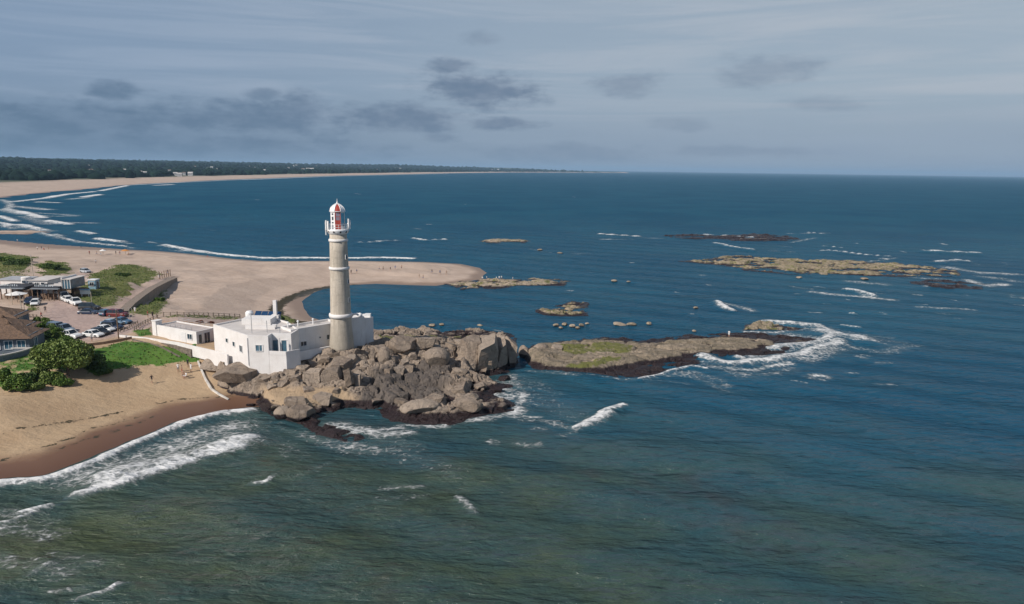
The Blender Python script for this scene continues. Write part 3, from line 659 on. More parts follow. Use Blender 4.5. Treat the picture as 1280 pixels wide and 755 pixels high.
HEAD_CTRL = [(440, 434, 6.6), (425, 437, 6.3), (400, 440, 5.4), (480, 430, 6.0), (500, 440, 5.04), (540, 425, 5.2), (600, 440, 4.14), (630, 440, 3.78), (470, 470, 3.12), (430, 465, 3.74), (400, 470, 3.43), (380, 462, 3.74), (385, 490, 2.18), (350, 490, 1.95), (340, 505, 1.17), (410, 505, 1.48), (450, 500, 1.72), (540, 500, 1.56), (580, 508, 1.56), (620, 500, 0.78), (560, 470, 2.34), (520, 485, 1.87), (480, 485, 2.18), (290, 460, 3.74), (262, 448, 4.5), (310, 472, 2.89), (330, 466, 3.28), (350, 462, 3.59), (610, 470, 1.25), (590, 480, 1.4), (530, 445, 3.96), (370, 520, 0.94), (480, 515, 1.09), (425, 545, 0.31), (400, 530, 0.39), (640, 455, 1.56), (560, 515, 1.25), (500, 419, 1.2), (540, 418, 1.0), (570, 418, 1.0), (600, 419, 1.2), (630, 420, 1.2), (475, 421, 2.0)]
head_outer = P((250, 440), (262, 462), (285, 476), (318, 486), (326, 510), (345, 521), (378, 532), (400, 545), (430, 551), (462, 550), (448, 541), (424, 536), (410, 527), (408, 517), (430, 511), (470, 513), (490, 524),
               (520, 529), (560, 529), (600, 523), (642, 512), (644, 502), (612, 494), (640, 483), (602, 472), (640, 465), (647, 456), (648, 424), (638, 417), (600, 414), (560, 415), (500, 413), (462, 416), z=0)
head_outer[0] = G(250, 440, 5.0); head_outer[1] = G(262, 462, 4.0); head_outer[2] = G(285, 476, 3.2); head_outer[3] = G(318, 486, 2.5); head_outer[4] = G(320, 512, 0.5)
head_outer += [G(440, 418, 6.0), G(400, 420, 6), G(340, 430, 6), G(290, 425, 6)]
head, HF = rock_field('rock_headland', head_outer, M_ROCK, 0.32, 4, low=0.42, edge=2.0, ctrl=HEAD_CTRL, cell=3.4, ang=0.35, seed=3, amp=0.8, crack=1.15, rise=2.2, sandp=[P((322, 500), (345, 486), (385, 484), (430, 484), (446, 490), (425, 496), (390, 498), (360, 499), (335, 506), z=2.3), P((326, 478), (350, 476), (372, 484), (345, 488), (325, 490), z=2.8)],
                      stain=[P((448, 482), (470, 468), (510, 460), (545, 450), (565, 458), (555, 472), (568, 488), (525, 497), (470, 498), (445, 492), z=2.8)],
                      green=[P((318, 500), (332, 498), (336, 507), (320, 508), z=2.2), P((470, 412), (560, 408), (600, 410), (600, 416), (520, 418), (470, 418), z=3)])
structure(head); tag(head, 'fractured granite headland below the lighthouse, dark and wet at sea level', 'rock')
def HH(x, y):
    gx, gy, h = HF
    i = int(np.clip(np.searchsorted(gx, x), 0, len(gx) - 1)); j = int(np.clip(np.searchsorted(gy, y), 0, len(gy) - 1))
    return max(float(h[j, i]), H(x, y))
def GH(px, py, z=3.0):
    for i in range(14):
        x, y = G(px, py, z); z = 0.5 * z + 0.5 * max(HH(x, y), 0.0)
    x, y = G(px, py, z); return Vector((x, y, z))

shelf_outer = P((650, 441), (664, 432), (690, 428), (760, 422), (800, 426), (860, 419), (905, 417), (940, 417), (990, 420), (1035, 426), (1010, 436), (960, 444), (900, 448), (880, 452), (845, 462), (805, 473), (775, 474), (740, 468), (700, 466), (664, 461))
shelf_inner = P((653, 440), (666, 433), (690, 430), (700, 429), (760, 424), (800, 428), (860, 422), (905, 420), (950, 421), (974, 425), (976, 430), (950, 434), (900, 438), (860, 442), (830, 447), (805, 451), (770, 457), (740, 460), (710, 459), (685, 456), (664, 450), z=1.2)
shelf, SFH = rock_field('rock_shelf', shelf_outer, M_SHELF, 0.35, 2.0, inner=shelf_inner, low=0.45, cell=3.0, ang=0.12, seed=9, amp=0.34, crack=0.55, rise=2.2, aniso=3.6,
                      ctrl=[(660, 440, 2.6), (680, 436, 2.4), (700, 436, 2.0), (740, 450, 1.3), (800, 438, 1.5), (860, 430, 1.35), (920, 427, 1.45), (965, 427, 1.1), (760, 432, 1.8), (710, 452, 1.2)],
                      green=[P((705, 452), (740, 445), (778, 442), (775, 448), (730, 456), z=2), P((700, 430), (760, 425), (800, 430), (790, 438), (740, 440), (705, 440), z=2)])
tag(shelf, 'long low granite shelf with a green algae pool, reaching out from the boulders', 'rock')
SH = lambda px, py, w_, h_: [(px - w_ / 2, py), (px - w_ * .3, py - h_ * .4), (px, py - h_ * .5), (px + w_ * .35, py - h_ * .35), (px + w_ / 2, py), (px + w_ * .3, py + h_ * .4), (px - w_ * .1, py + h_ * .5), (px - w_ * .35, py + h_ * .3)]
REEFS = [  # outline, top height, cell, label
    (P((555, 355), (575, 351), (620, 348), (660, 348), (700, 348.5), (716, 352), (705, 357), (660, 358), (610, 361), (575, 362)), 1.3, 3.0, 'mossy flat reef running out from the tip of the sand spit'),
    (P(*SH(631, 301.5, 68, 6)), 1.2, 5.0, 'small low tan reef in the bay beyond the sand spit'),
    (P((820, 295), (860, 293), (900, 295), (940, 292), (985, 295), (1002, 299), (985, 301), (930, 302), (890, 300), (850, 298)), 1.5, 4.0, 'long dark reef farthest out with surf along its back'),
    (P((848, 326), (880, 324), (915, 319), (950, 321), (1010, 325), (1060, 325), (1120, 328), (1150, 332), (1198, 338), (1205, 345), (1160, 346), (1100, 345), (1040, 345), (985, 342), (935, 338), (900, 332)), 1.7, 4.0, 'widest tan and green reef with surf breaking at its end'),
    (P((1135, 352), (1165, 349), (1200, 352), (1232, 355), (1228, 361), (1190, 362), (1150, 358)), 1.5, 4.0, 'dark low reef washed by surf, close beside the widest reef'),
    (P((668, 387), (700, 381), (715, 376), (735, 378), (737, 386), (736, 394), (705, 396), (680, 394)), 1.2, 2.6, 'small olive green reef between the spit and the rock shelf'),
    (P((925, 413), (932, 405), (950, 402), (975, 403), (985, 408), (1010, 410), (990, 414), (950, 415)), 1.9, 3.0, 'pale rounded rock in white water off the end of the shelf'),
    (P(*SH(502, 416, 62, 7)), 0.9, 2.0, 'weedy dark ledge at the back of the headland'),
    (P(*SH(585, 416, 66, 5)), 0.9, 2.0, 'low tan ledge in the calm water behind the headland'),
    (P(*SH(905, 381, 24, 4)), 0.4, 2.0, 'wave washed rock awash alone in a patch of foam'),
]
for i, (poly, top, cell, lab) in enumerate(REEFS):
    far = np.hypot(*np.array(poly).mean(0))
    ob, _ = rock_field('rock_reef', poly, M_ROCK if 'dark' in lab else M_REEF, 0.4 if far < 220 else (0.6 if far < 330 else 0.9), top * (.62 if far > 250 else .95), low=0.12, edge=.8, cell=cell, ang=0.2 + i * .13, seed=100 + i * 7, amp=0.3 * top, crack=0.35, rise=1.6, stain=[poly] if 'dark' in lab else None)
    tag(ob, lab, 'reef', 'reefs off the headland')
sandbar = P((-120, 287), (0, 288.5), (40, 288), (66, 290.5), (40, 292.5), (0, 293), (-120, 292))
sb, _ = rock_field('sand_bar', sandbar, M_SAND, 0.8, 0.55, low=0.25, cell=8, seed=300, amp=.05, crack=0.02, rise=2)
structure(sb); tag(sb, 'narrow brown sand bar in the shallows of the bay', 'sand bar')

# boulders -----------------------------------------------------------
import bmesh
def boulder_mesh(seed, flat=1.0):
    r = np.random.RandomState(seed)
    bm = bmesh.new(); bmesh.ops.create_icosphere(bm, subdivisions=4, radius=1.0)
    v = np.array([p.co[:] for p in bm.verts])
    rounded = seed >= 14
    pl_ = []
    if True if not rounded else False:
        for ax in range(3):
            for sg_ in (-1, 1):
                n = r.normal(size=3) * .22; n[ax] += sg_; pl_.append((n / np.linalg.norm(n), r.uniform(.42, .66)))
    for i in range(5 if not rounded else 4):
        n = r.normal(size=3); pl_.append((n / np.linalg.norm(n), r.uniform(.6, .82)))
    for n, d in pl_:
        e = v @ n - d; v = v - np.outer(np.maximum(e, 0) * 1.0, n)
    q = v * 1.4 + r.uniform(-50, 50, 3)
    nz = fbm(q[:, 0] + q[:, 2] * .7, q[:, 1] - q[:, 2] * .6, seed, 4)
    v = v * (1 + 0.12 * nz)[:, None]
    for p, c in zip(bm.verts, v): p.co = c
    me = bpy.data.meshes.new('boulder'); bm.to_mesh(me); bm.free(); me.materials.append(M_ROCK)
    return me
BM = [boulder_mesh(s) for s in range(18)]
for s in range(4):
    q_ = BM[14 + s].copy(); q_.materials.clear(); q_.materials.append(M_SMALL); BM.append(q_)
ext = [np.array([v.co[:] for v in m.vertices]) for m in BM]
BSZ = [e.max(0) - e.min(0) for e in ext]
nb = [0]
def boulder(px, py, wpx, hpx, label=None, group='boulders heaped below the lighthouse', depth=None, place=GH, rz=None, sink=0.45, cat='boulder', tilt=0.25, smooth_=False):
    """px, py: middle of the foot of the boulder; wpx and hpx: its apparent size"""
    p = place(px, py); k = pxm(*p); w_ = wpx / k; h_ = hpx / k / 0.93
    i = (18 + nb[0] % 4) if group == 'half drowned rocks' else (14 + nb[0] % 4) if smooth_ else nb[0] % 14; nb[0] += 1
    r = random.Random(nb[0] * 13)
    o = bpy.data.objects.new('boulder', BM[i]); col.objects.link(o)
    if not depth: h_ *= .72; w_ *= .88
    dp = depth if depth else w_ * r.uniform(.75, 1.1)
    hh = h_ * (1 + sink)
    o.scale = (w_ / BSZ[i][0], dp / BSZ[i][1], hh / BSZ[i][2])
    o.location = (p.x, p.y + dp * .35, p.z + hh * (.5 - sink * .8))
    o.rotation_euler = (r.uniform(-tilt, tilt) * .6, r.uniform(-tilt, tilt), rz if rz is not None else r.uniform(-.5, .5))
    tag(o, label or 'rounded beige granite boulder heaped among others below the lighthouse', cat, group)
    return o
BIG = [
    (412, 477, 27, 16, 'large flat topped boulder overhanging the sand beside two upright ones', 3.0), (434, 481, 13, 20, 'tall upright boulder leaning beside a narrower upright block', 2.2), (446, 481, 10, 15, 'narrow upright block beside the tall upright boulder', 1.8),
    (390, 479, 24, 15, 'tilted grey boulder with a dark underside next to the large flat topped one', 3.0), (480, 454, 16, 17, 'egg shaped pale boulder standing alone on the slabs', 2.4), (424, 464, 36, 13, 'long tilted slab split by a crack below the tower', 4.0),
    (588, 459, 34, 30, 'huge broad outcrop at the seaward end of the headland', 8.0), (608, 459, 30, 32, 'massive outcrop joined to the broad one near the seaward tip', 8.0), (626, 458, 14, 31, 'slim standing slab split from the massive outcrop', 6.0), (639, 458, 15, 32, 'outermost standing slab at the seaward tip of the headland', 6.0),
    (545, 458, 32, 20, 'dark shaded hump of rock between pale slabs', 4.5), (504, 440, 38, 16, 'broad pale rounded outcrop on the crest of the headland', 5.0), (528, 438, 30, 16, 'cracked pale outcrop next to the broad one on the crest', 4.5),
    (586, 516, 34, 15, 'low dome of rock above the dark wet ledges', 4.0), (523, 518, 50, 13, 'long whaleback rock along the foot of the headland', 4.5), (374, 526, 34, 14, 'smooth twin humped boulder at the water by the beach', 3.6), (352, 524, 20, 12, 'smaller smooth boulder beside the twin humped one', 2.6),
    (402, 507, 24, 13, 'pale blocky boulder above the tidal pool', 2.8), (370, 507, 26, 9, 'low grey boulder next to a tuft of green', 2.4), (296, 476, 52, 13, 'big bare slab with a dark undercut face below the white house', 6.5), (268, 462, 36, 10, 'tilted jointed slab behind the low white curb', 5.0),
    (655, 448, 14, 14, 'rounded boulder at the landward end of the rock shelf', 3.5), (676, 447, 22, 15, 'second rounded hump of the rock shelf', 3.5), (697, 446, 20, 13, 'third rounded hump of the rock shelf, darkest on top', 3.5),
]
for px, py, a, b_, lab, dp in BIG: boulder(px, py, a, b_, lab, 'large rocks of the headland', dp, tilt=0.12, rz=0.1, sink=0.25, smooth_=any(q in lab for q in ('rounded', 'egg', 'dome', 'smooth', 'whaleback', 'hump')))
MEDIUM = [(465, 456, 12, 9), (464, 448, 10, 8), (450, 438, 10, 9), (448, 444, 18, 9), (470, 441, 22, 12), (471, 468, 9, 9), (498, 466, 17, 11), (511, 464, 14, 10), (486, 466, 11, 8), (456, 462, 13, 8), (438, 452, 16, 9), (420, 447, 20, 8),
          (404, 452, 18, 8), (392, 458, 20, 9), (378, 464, 18, 8), (414, 457, 14, 8), (398, 466, 14, 9), (486, 442, 12, 8), (515, 448, 14, 9), (530, 450, 16, 8), (345, 473, 24, 8), (362, 468, 20, 8), (385, 489, 16, 6), (420, 490, 12, 6), (352, 482, 18, 7),
          (368, 476, 14, 8), (338, 486, 14, 6), (574, 468, 22, 9), (574, 490, 30, 9), (540, 505, 26, 8), (500, 505, 22, 8), (470, 505, 18, 7), (440, 508, 20, 6), (585, 500, 28, 8), (602, 468, 18, 8), (560, 516, 22, 8),
          (612, 515, 20, 10), (628, 512, 16, 9), (630, 476, 16, 7), (600, 486, 18, 6), (620, 490, 18, 6), (395, 515, 14, 7), (420, 510, 14, 6), (330, 512, 16, 5), (312, 508, 14, 4), (345, 512, 14, 6),
          (545, 440, 18, 10), (562, 435, 18, 9), (575, 432, 18, 9), (430, 472, 10, 7), (458, 476, 10, 6), (330, 476, 16, 6), (318, 480, 14, 5), (490, 452, 10, 8), (505, 456, 12, 8), (520, 456, 12, 7)]
for q in MEDIUM:
    lab = ('jointed beige boulder in the heap between the tower and the slabs' if q[1] < 460 and q[0] < 490 else 'pale broken boulder on the crest near the rounded outcrops' if q[1] < 462 else
           'boulder in the heap between the white house and the beach' if q[0] < 440 else 'low boulder on the ledges at the wet foot of the headland' if q[1] > 495 else 'boulder beside the dark grey slab')
    boulder(*q, label=lab)
rb = random.Random(3)
hp = np.array([(252, 442), (285, 470), (330, 505), (380, 520), (470, 508), (560, 520), (630, 508), (600, 475), (640, 460), (640, 425), (560, 420), (470, 425), (440, 436), (400, 444), (368, 456), (320, 462), (290, 455)], float)
cnt = 0
while cnt < 130:
    px = rb.uniform(255, 640); py = rb.uniform(424, 520)
    if sdf(hp, np.array([px]), np.array([py]))[0] < 2: continue
    if 452 < px < 565 and 462 < py < 498 and rb.random() < .95: continue
    if 328 < px < 442 and 480 < py < 500 and rb.random() < .85: continue
    s = 2.5 + 5 * rb.random() ** 1.6; cnt += 1
    boulder(px, py, s, s * rb.uniform(.5, .85), 'small broken granite stone lodged between the boulders', 'small stones between the boulders')
for px, py, a, b_ in [(695, 408, 9, 4), (706, 407, 8, 4), (716, 409, 9, 4), (727, 408, 8, 4), (734, 406, 6, 3), (701, 411, 6, 3), (722, 411, 6, 3), (775, 408, 20, 5), (790, 408, 14, 5), (812, 406, 8, 4), (768, 352, 8, 2.5), (786, 353, 6, 2), (870, 386, 7, 3), (540, 408, 10, 3), (552, 407, 7, 3), (600, 408, 9, 3), (707, 432, 12, 5), (722, 432, 11, 5), (757, 429, 9, 4), (868, 415, 6, 3), (1082, 350, 10, 3), (1000, 348, 8, 2.5), (675, 313, 7, 2), (700, 317, 8, 2)]:
    boulder(px, py, a, b_, 'small half drowned rock showing above calm water', 'half drowned rocks', place=lambda a_, b__: Vector((*G(a_, b__, 0.0), 0.05)), sink=.35, tilt=.1, smooth_=True)
#@@BUILDINGS
# ------------------------------------------------------------------ building helpers
def AT(px, py, Yd):                          # the point of a line of sight at the depth Yd
    r = ray(px, py); t = Yd / r[1]
    return Vector((r[0] * t, Yd, CAMZ + r[2] * t))
def inset(poly, t):
    n = len(poly); a = sum(poly[i][0] * poly[(i + 1) % n][1] - poly[(i + 1) % n][0] * poly[i][1] for i in range(n))
    if a < 0: poly = poly[::-1]
    out = []
    for i in range(n):
        p0 = Vector(poly[i - 1]); p1 = Vector(poly[i]); p2 = Vector(poly[(i + 1) % n])
        d1 = (p1 - p0).normalized(); d2 = (p2 - p1).normalized()
        n1 = Vector((-d1.y, d1.x)); n2 = Vector((-d2.y, d2.x))
        b = (n1 + n2); b = b / max(0.3, b.dot(b) / 2) / 1.0
        out.append((p1.x + b.x * t, p1.y + b.y * t))
    return poly, out
def ring(mb, poly, t, z0, z1, mi=0):
    o, i_ = inset(list(poly), t); n = len(o)
    vs = [(x, y, z0) for x, y in o] + [(x, y, z1) for x, y in o] + [(x, y, z0) for x, y in i_] + [(x, y, z1) for x, y in i_]
    fs = []
    for k in range(n):
        j = (k + 1) % n
        fs += [(k, j, n + j, n + k), (n + k, n + j, 3 * n + j, 3 * n + k), (3 * n + k, 3 * n + j, 2 * n + j, 2 * n + k), (2 * n + k, 2 * n + j, j, k)]
    mb.add(vs, fs, mi)
def shift(poly, o): return [(x - o[0], y - o[1]) for x, y in poly]
def limewash():
    m, nt, b = new_mat('limewash'); p = nt.pos()
    n1 = nt.noise(p, 0.5, 5, .6); dr_ = nt.noise(nt.mapping(p, (2.4, 2.4, .22)), 1.0, 6, .7); n2 = nt.noise(p, 4, 4, .6)
    c = nt.mix(nt.rng(n1, .3, .7), (0.70, 0.665, 0.64), (0.78, 0.755, 0.735))
    c = nt.mix(nt.rng(dr_, .52, .78, 0, .42), c, (0.47, 0.43, 0.385)); c = nt.mix(nt.rng(n2, .6, .8, 0, .25), c, (0.55, 0.51, 0.46))
    nt.link(c, b.inputs['Base Color']); b.inputs['Roughness'].default_value = .88; b.inputs['Specular IOR Level'].default_value = .2
    nt.link(nt.bump(nt.noise(p, 7, 4, .6), .025), b.inputs['Normal']); MATS['limewash'] = m; return m
W_WHITE = limewash()
W_ROOF = mat('roof_membrane', (0.56, 0.52, 0.49), 0.85, 0.10, 0.35)
GLASS = mat('window_glass', (0.03, 0.05, 0.07), 0.08, 0.3, 0.8, spec=0.8)
GLASSB = mat('blue_window_glass', (0.05, 0.12, 0.17), 0.08, 0.3, 0.8, spec=0.8)
W_FRAME = mat('window_paint', (0.72, 0.71, 0.70), 0.5, 0.05, 3)
DARK = mat('dark_timber', (0.035, 0.035, 0.04), 0.6, 0.3, 2)
WOOD = mat('grey_timber', (0.24, 0.19, 0.15), 0.8, 0.25, 4, bump=0.02)
BROWN = mat('brown_timber', (0.17, 0.11, 0.075), 0.8, 0.25, 3, bump=0.02)
STEEL = mat('galvanised_steel', (0.45, 0.46, 0.47), 0.4, 0.15, 3, metal=0.6)
REDP = mat('red_paint', (0.42, 0.065, 0.045), 0.45, 0.12, 1.5)
WPAINT = mat('white_gloss_paint', (0.82, 0.81, 0.80), 0.4, 0.05, 1.5)
CONC = mat('weathered_concrete', (0.36, 0.345, 0.31), 0.85, 0.12, 1.2)
BLUEP = mat('solar_panel', (0.015, 0.05, 0.12), 0.15, 0.2, 2, spec=0.7)
THATCH = mat('thatch', (0.20, 0.125, 0.08), 0.95, 0.3, 2.5, c2=(0.11, 0.07, 0.048), bump=0.12, bscale=9)
GREYB = mat('blue_grey_render', (0.13, 0.155, 0.185), 0.8, 0.12, 0.8)

def window(parent, x, y, z, ang, w_, h_, glass=None, frame=None, mull=1, name='window', fw=0.09):
    """outward normal at angle ang; frame proud of the wall, pane set back in it; a mullion between panes"""
    nx, ny = math.cos(ang), math.sin(ang); tx, ty = -ny, nx
    def bx(mb, a0, a1, z0, z1, d0, d1):
        vs = []
        for zz in (z0, z1):
            for (a, d) in ((a0, d0), (a1, d0), (a1, d1), (a0, d1)):
                vs.append((x + tx * a + nx * d, y + ty * a + ny * d, zz))
        mb.add(vs, [(0, 3, 2, 1), (4, 5, 6, 7), (0, 1, 5, 4), (1, 2, 6, 5), (2, 3, 7, 6), (3, 0, 4, 7)])
    f = MB(); hw = w_ / 2
    bx(f, -hw - fw, -hw, z - fw, z + h_ + fw, -.05, .10); bx(f, hw, hw + fw, z - fw, z + h_ + fw, -.05, .10)
    bx(f, -hw, hw, z + h_, z + h_ + fw, -.05, .097); bx(f, -hw, hw, z - fw, z, -.05, .14)
    for k in range(1, mull + 1):
        a = -hw + w_ * k / (mull + 1); bx(f, a - .03, a + .03, z, z + h_, -.05, .07)
    fo = f.build(name, frame or W_FRAME, parent)
    for k in range(mull + 1):
        g = MB(); bx(g, -hw + w_ * k / (mull + 1) + (.03 if k else 0), -hw + w_ * (k + 1) / (mull + 1) - (.03 if k < mull else 0), z, z + h_, -.04, .025)
        g.build('pane', glass or GLASS, fo)
    return fo

# ------------------------------------------------------------------ lighthouse
def concrete_tower_material():
    m, nt, b = new_mat('tower_render')
    tc = nt.new('ShaderNodeTexCoord').outputs['Object']; x, y, z = nt.sep(tc)
    n = nt.noise(nt.mapping(tc, (2.2, 2.2, 0.25)), 1.0, 6, 0.65); n2 = nt.noise(tc, 3.0, 5, 0.6)
    c = nt.mix(nt.rng(n, 0.3, 0.7), (0.42, 0.365, 0.30), (0.58, 0.515, 0.43))
    c = nt.mix(nt.rng(n2, 0.5, 0.8, 0, 0.5), c, (0.37, 0.325, 0.265))
    c = nt.mix(nt.rng(nt.noise(nt.mapping(tc, (1, 1, 2.2)), .9, 6, .7, .6), .5, .7, 0, .45), c, (0.27, 0.245, 0.205))
    c = nt.mix(nt.rng(z, 6.5, 2.5, 0, 0.45), c, (0.28, 0.25, 0.20))
    nt.link(c, b.inputs['Base Color']); b.inputs['Roughness'].default_value = 0.9; b.inputs['Specular IOR Level'].default_value = 0.2
    wv = nt.math('SINE', nt.math('MULTIPLY', z, 5.2))
    nt.link(nt.bump(nt.math('ADD', nt.noise(tc, 5, 5, 0.6), nt.math('MULTIPLY', wv, 0.06)), 0.06), b.inputs['Normal'])
    return m
TX, TY = -32.3, 128.6; TB = 5.6
lh = thing('lighthouse', 'tall grey round lighthouse with white rings and a red and white lantern', 'lighthouse', (TX, TY, TB))
mb = MB()
prof = [(2.48, 0), (2.46, 0.8), (2.40, 1.8), (2.28, 2.9), (2.18, 4.0), (2.10, 5.0), (2.07, 6.3), (2.03, 8), (1.95, 11.5), (1.86, 15), (1.76, 19), (1.68, 22.2)]
prof = [(r0_ * .93, z0_) for r0_, z0_ in prof]
mb.lathe(prof, 48); mb.build('tower_shaft', concrete_tower_material(), lh, smooth=False)
lh.children[0].data.polygons.foreach_set('use_smooth', [len(f.vertices) == 4 for f in lh.children[0].data.polygons])
def tr(z):
    for (r0, z0), (r1, z1) in zip(prof[:-1], prof[1:]):
        if z0 <= z <= z1: return r0 + (r1 - r0) * (z - z0) / (z1 - z0)
    return prof[-1][0]
for zc, hh, pr in ((6.85, .62, .24), (15.8, .42, .16), (21.0, .40, .16)):
    mb = MB(); r = tr(zc) ; mb.lathe([(r - .05, zc - hh / 2 - .06), (r + pr, zc - hh / 2), (r + pr + .03, zc), (r + pr, zc + hh / 2), (r - .05, zc + hh / 2 + .1)], 48, caps=False)
    mb.build('white_ring', W_WHITE, lh, smooth=True)
# small shaft windows on the lee side
for zc, a in ((9.5, -0.35), (13.0, -0.3), (17.6, -0.45), (12.2, 2.9)):
    window(lh, tr(zc) * math.cos(a), tr(zc) * math.sin(a), zc, a, .38, .75, mull=0, fw=.06)
mb = MB(); mb.lathe([(1.62, 22.15), (1.75, 22.3), (2.02, 22.75), (2.02, 23.1), (1.2, 23.1)], 40, caps=False); mb.build('gallery', WPAINT, lh, smooth=True)
for k in range(20):
    a = 2 * math.pi * (k + .5) / 20; mb = MB()
    p = lambda d, z_, s_: (math.cos(a) * d - math.sin(a) * s_, math.sin(a) * d + math.cos(a) * s_, z_)
    vs = [p(1.75, 22.36, -.12), p(1.75, 22.36, .12), p(2.035, 22.62, .12), p(2.035, 22.62, -.12), p(1.75, 22.62, -.12), p(1.75, 22.62, .12), p(2.045, 22.78, .12), p(2.045, 22.78, -.12)]
    mb.add(vs, [(0, 3, 2, 1), (4, 5, 6, 7), (0, 1, 5, 4), (1, 2, 6, 5), (2, 3, 7, 6), (3, 0, 4, 7)])
    if k % 2 == 0: mb.build('gallery_vent', DARK, lh)
rail = MB()
for z_ in (23.5, 23.95):
    for k in range(40):
        a0 = 2 * math.pi * k / 40; a1 = 2 * math.pi * (k + 1) / 40
        rail.tube((1.96 * math.cos(a0), 1.96 * math.sin(a0), z_), (1.96 * math.cos(a1), 1.96 * math.sin(a1), z_), .035, n=5)
rl = rail.build('railing', WPAINT, lh)
for k in range(20):
    a = 2 * math.pi * k / 20; mb = MB(); mb.tube((1.96 * math.cos(a), 1.96 * math.sin(a), 23.1), (1.96 * math.cos(a), 1.96 * math.sin(a), 23.98), .035, n=5); mb.build('baluster', WPAINT, rl)
# lantern room: eight sides, the red one faces the viewer of the headland from seaward
LA = math.atan2(-TY, -TX) + 0.02; RL = 1.22
def lan(k, r=RL): a = LA + (k) * math.pi / 4; return (r * math.cos(a), r * math.sin(a))
def panel(mbx, k, z0, z1, r=RL, f0=0., f1=1., th=.06):
    a = lan(k - .5, r / math.cos(math.pi / 8)); b = lan(k + .5, r / math.cos(math.pi / 8))
    p0 = (a[0] + (b[0] - a[0]) * f0, a[1] + (b[1] - a[1]) * f0); p1 = (a[0] + (b[0] - a[0]) * f1, a[1] + (b[1] - a[1]) * f1)
    mbx.wall(p0, p1, z0, z1, th)
for k in range(8):
    solid = k in (0, 1, 2, 3) if False else k in (0, 7, 6, 5)
    mb = MB()
    if k == 0:
        panel(mb, k, 23.1, 25.0); pn = mb.build('lantern_panel', REDP, lh)
        m2 = MB(); panel(m2, k, 25.0, 26.55, f0=0, f1=.14); panel(m2, k, 25.0, 26.55, f0=.86, f1=1); panel(m2, k, 26.55, 26.75); panel(m2, k, 25.72, 25.80, f0=.14, f1=.86); m2.build('sash', REDP, pn)
        m2 = MB(); panel(m2, k, 25.0, 25.72, th=.02, f0=.14, f1=.86); m2.build('pane', mat('lantern_glass', (0.28, 0.25, 0.30), 0.1, .2, 1), pn)
        m2 = MB(); panel(m2, k, 25.80, 26.55, th=.02, f0=.14, f1=.86); m2.build('pane', MATS['lantern_glass'], pn)
    elif solid:
        panel(mb, k, 23.1, 26.75); pn = mb.build('lantern_panel', WPAINT, lh)
        for z0, z1 in ((24.35, 24.65), (25.0, 25.75), (26.1, 26.45)):
            m2 = MB(); panel(m2, k, z0, z1, r=RL + .03, f0=.3, f1=.68, th=.04); m2.build('pane', GLASS, pn)
    else:
        panel(mb, k, 23.1, 23.7); panel(mb, k, 26.55, 26.75); panel(mb, k, 23.7, 26.55, f0=0, f1=.06, th=.07); mb.build('lantern_panel', WPAINT, lh)
mb = MB(); mb.lathe([(0.28, 23.1), (.3, 24.4), (.42, 24.7), (.46, 25.3), (.42, 25.9), (.2, 26.2)], 20); mb.build('lamp_lens', mat('lens_glass', (0.55, 0.6, 0.6), 0.05, .1, 2, spec=.9), lh, smooth=True)
mb = MB(); mb.lathe([(RL + .02, 26.72), (1.46, 26.78), (1.46, 26.92), (1.2, 26.95)], 32, caps=False); mb.build('eaves_ring', WPAINT, lh)
for k in range(8):
    mb = MB(); a = LA + k * math.pi / 4
    mb.lathe([(1.42, 26.92), (1.36, 27.25), (1.16, 27.65), (.80, 28.02), (.40, 28.3), (.16, 28.48), (.10, 28.62)], 4, a0=a - math.pi / 8 + .035, a1=a + math.pi / 8 - .035, caps=False)
    mb.build('dome_panel', REDP if k % 2 == 0 else WPAINT, lh, smooth=True)
for k in range(8):
    mb = MB(); a = LA + (k + .5) * math.pi / 4; pp = [(1.45, 26.92), (1.38, 27.28), (1.18, 27.68), (.82, 28.05), (.42, 28.33), (.12, 28.5)]
    for (r0, z0), (r1, z1) in zip(pp[:-1], pp[1:]): mb.tube((r0 * math.cos(a), r0 * math.sin(a), z0), (r1 * math.cos(a), r1 * math.sin(a), z1), .075, n=6)
    mb.build('dome_rib', WPAINT, lh)
mb = MB(); mb.lathe([(.16, 28.45), (.2, 28.62), (.1, 28.75), (.05, 29.0), (.02, 29.5)], 12); mb.build('finial', WPAINT, lh, smooth=True)
for ch in lh.children:                       # the lantern is squat
    if ch.name.split('.')[0] in ('lantern_panel', 'lamp_lens', 'eaves_ring', 'dome_panel', 'dome_rib', 'finial'):
        for ob_ in [ch] + list(ch.children):
            for v_ in ob_.data.vertices: v_.co.z = 23.1 + (v_.co.z - 23.1) * .86
# aerial panels clamped to the gallery rail
right = (math.cos(LA + math.pi / 2), math.sin(LA + math.pi / 2))
for k, (s_, d_, z0, z1) in enumerate(((-1.0, .25, 22.0, 24.3), (-.86, .55, 23.0, 24.7), (-.62, 1.0, 23.2, 24.6), (1.06, .2, 23.05, 24.7), (.74, .9, 23.2, 25.0), (-1.05, -.4, 22.9, 24.4))):
    rr = 2.2; vx, vy = right[0] * s_ * rr + math.cos(LA) * d_, right[1] * s_ * rr + math.sin(LA) * d_
    n_ = math.hypot(vx, vy); vx, vy = vx / n_ * rr, vy / n_ * rr
    mb = MB(); t_ = (-vy / rr, vx / rr); mb.wall((vx - t_[0] * .17, vy - t_[1] * .17), (vx + t_[0] * .17, vy + t_[1] * .17), z0, z1, .16)
    ap = mb.build('aerial_panel', WPAINT, lh)
    mb = MB(); mb.tube((vx * .87, vy * .87, z0 + .9), (vx * .98, vy * .98, z0 + .9), .05); mb.tube((vx * .9, vy * .9, z0 - .2), (vx * .9, vy * .9, z1 + .1), .04); mb.build('bracket', STEEL, ap)

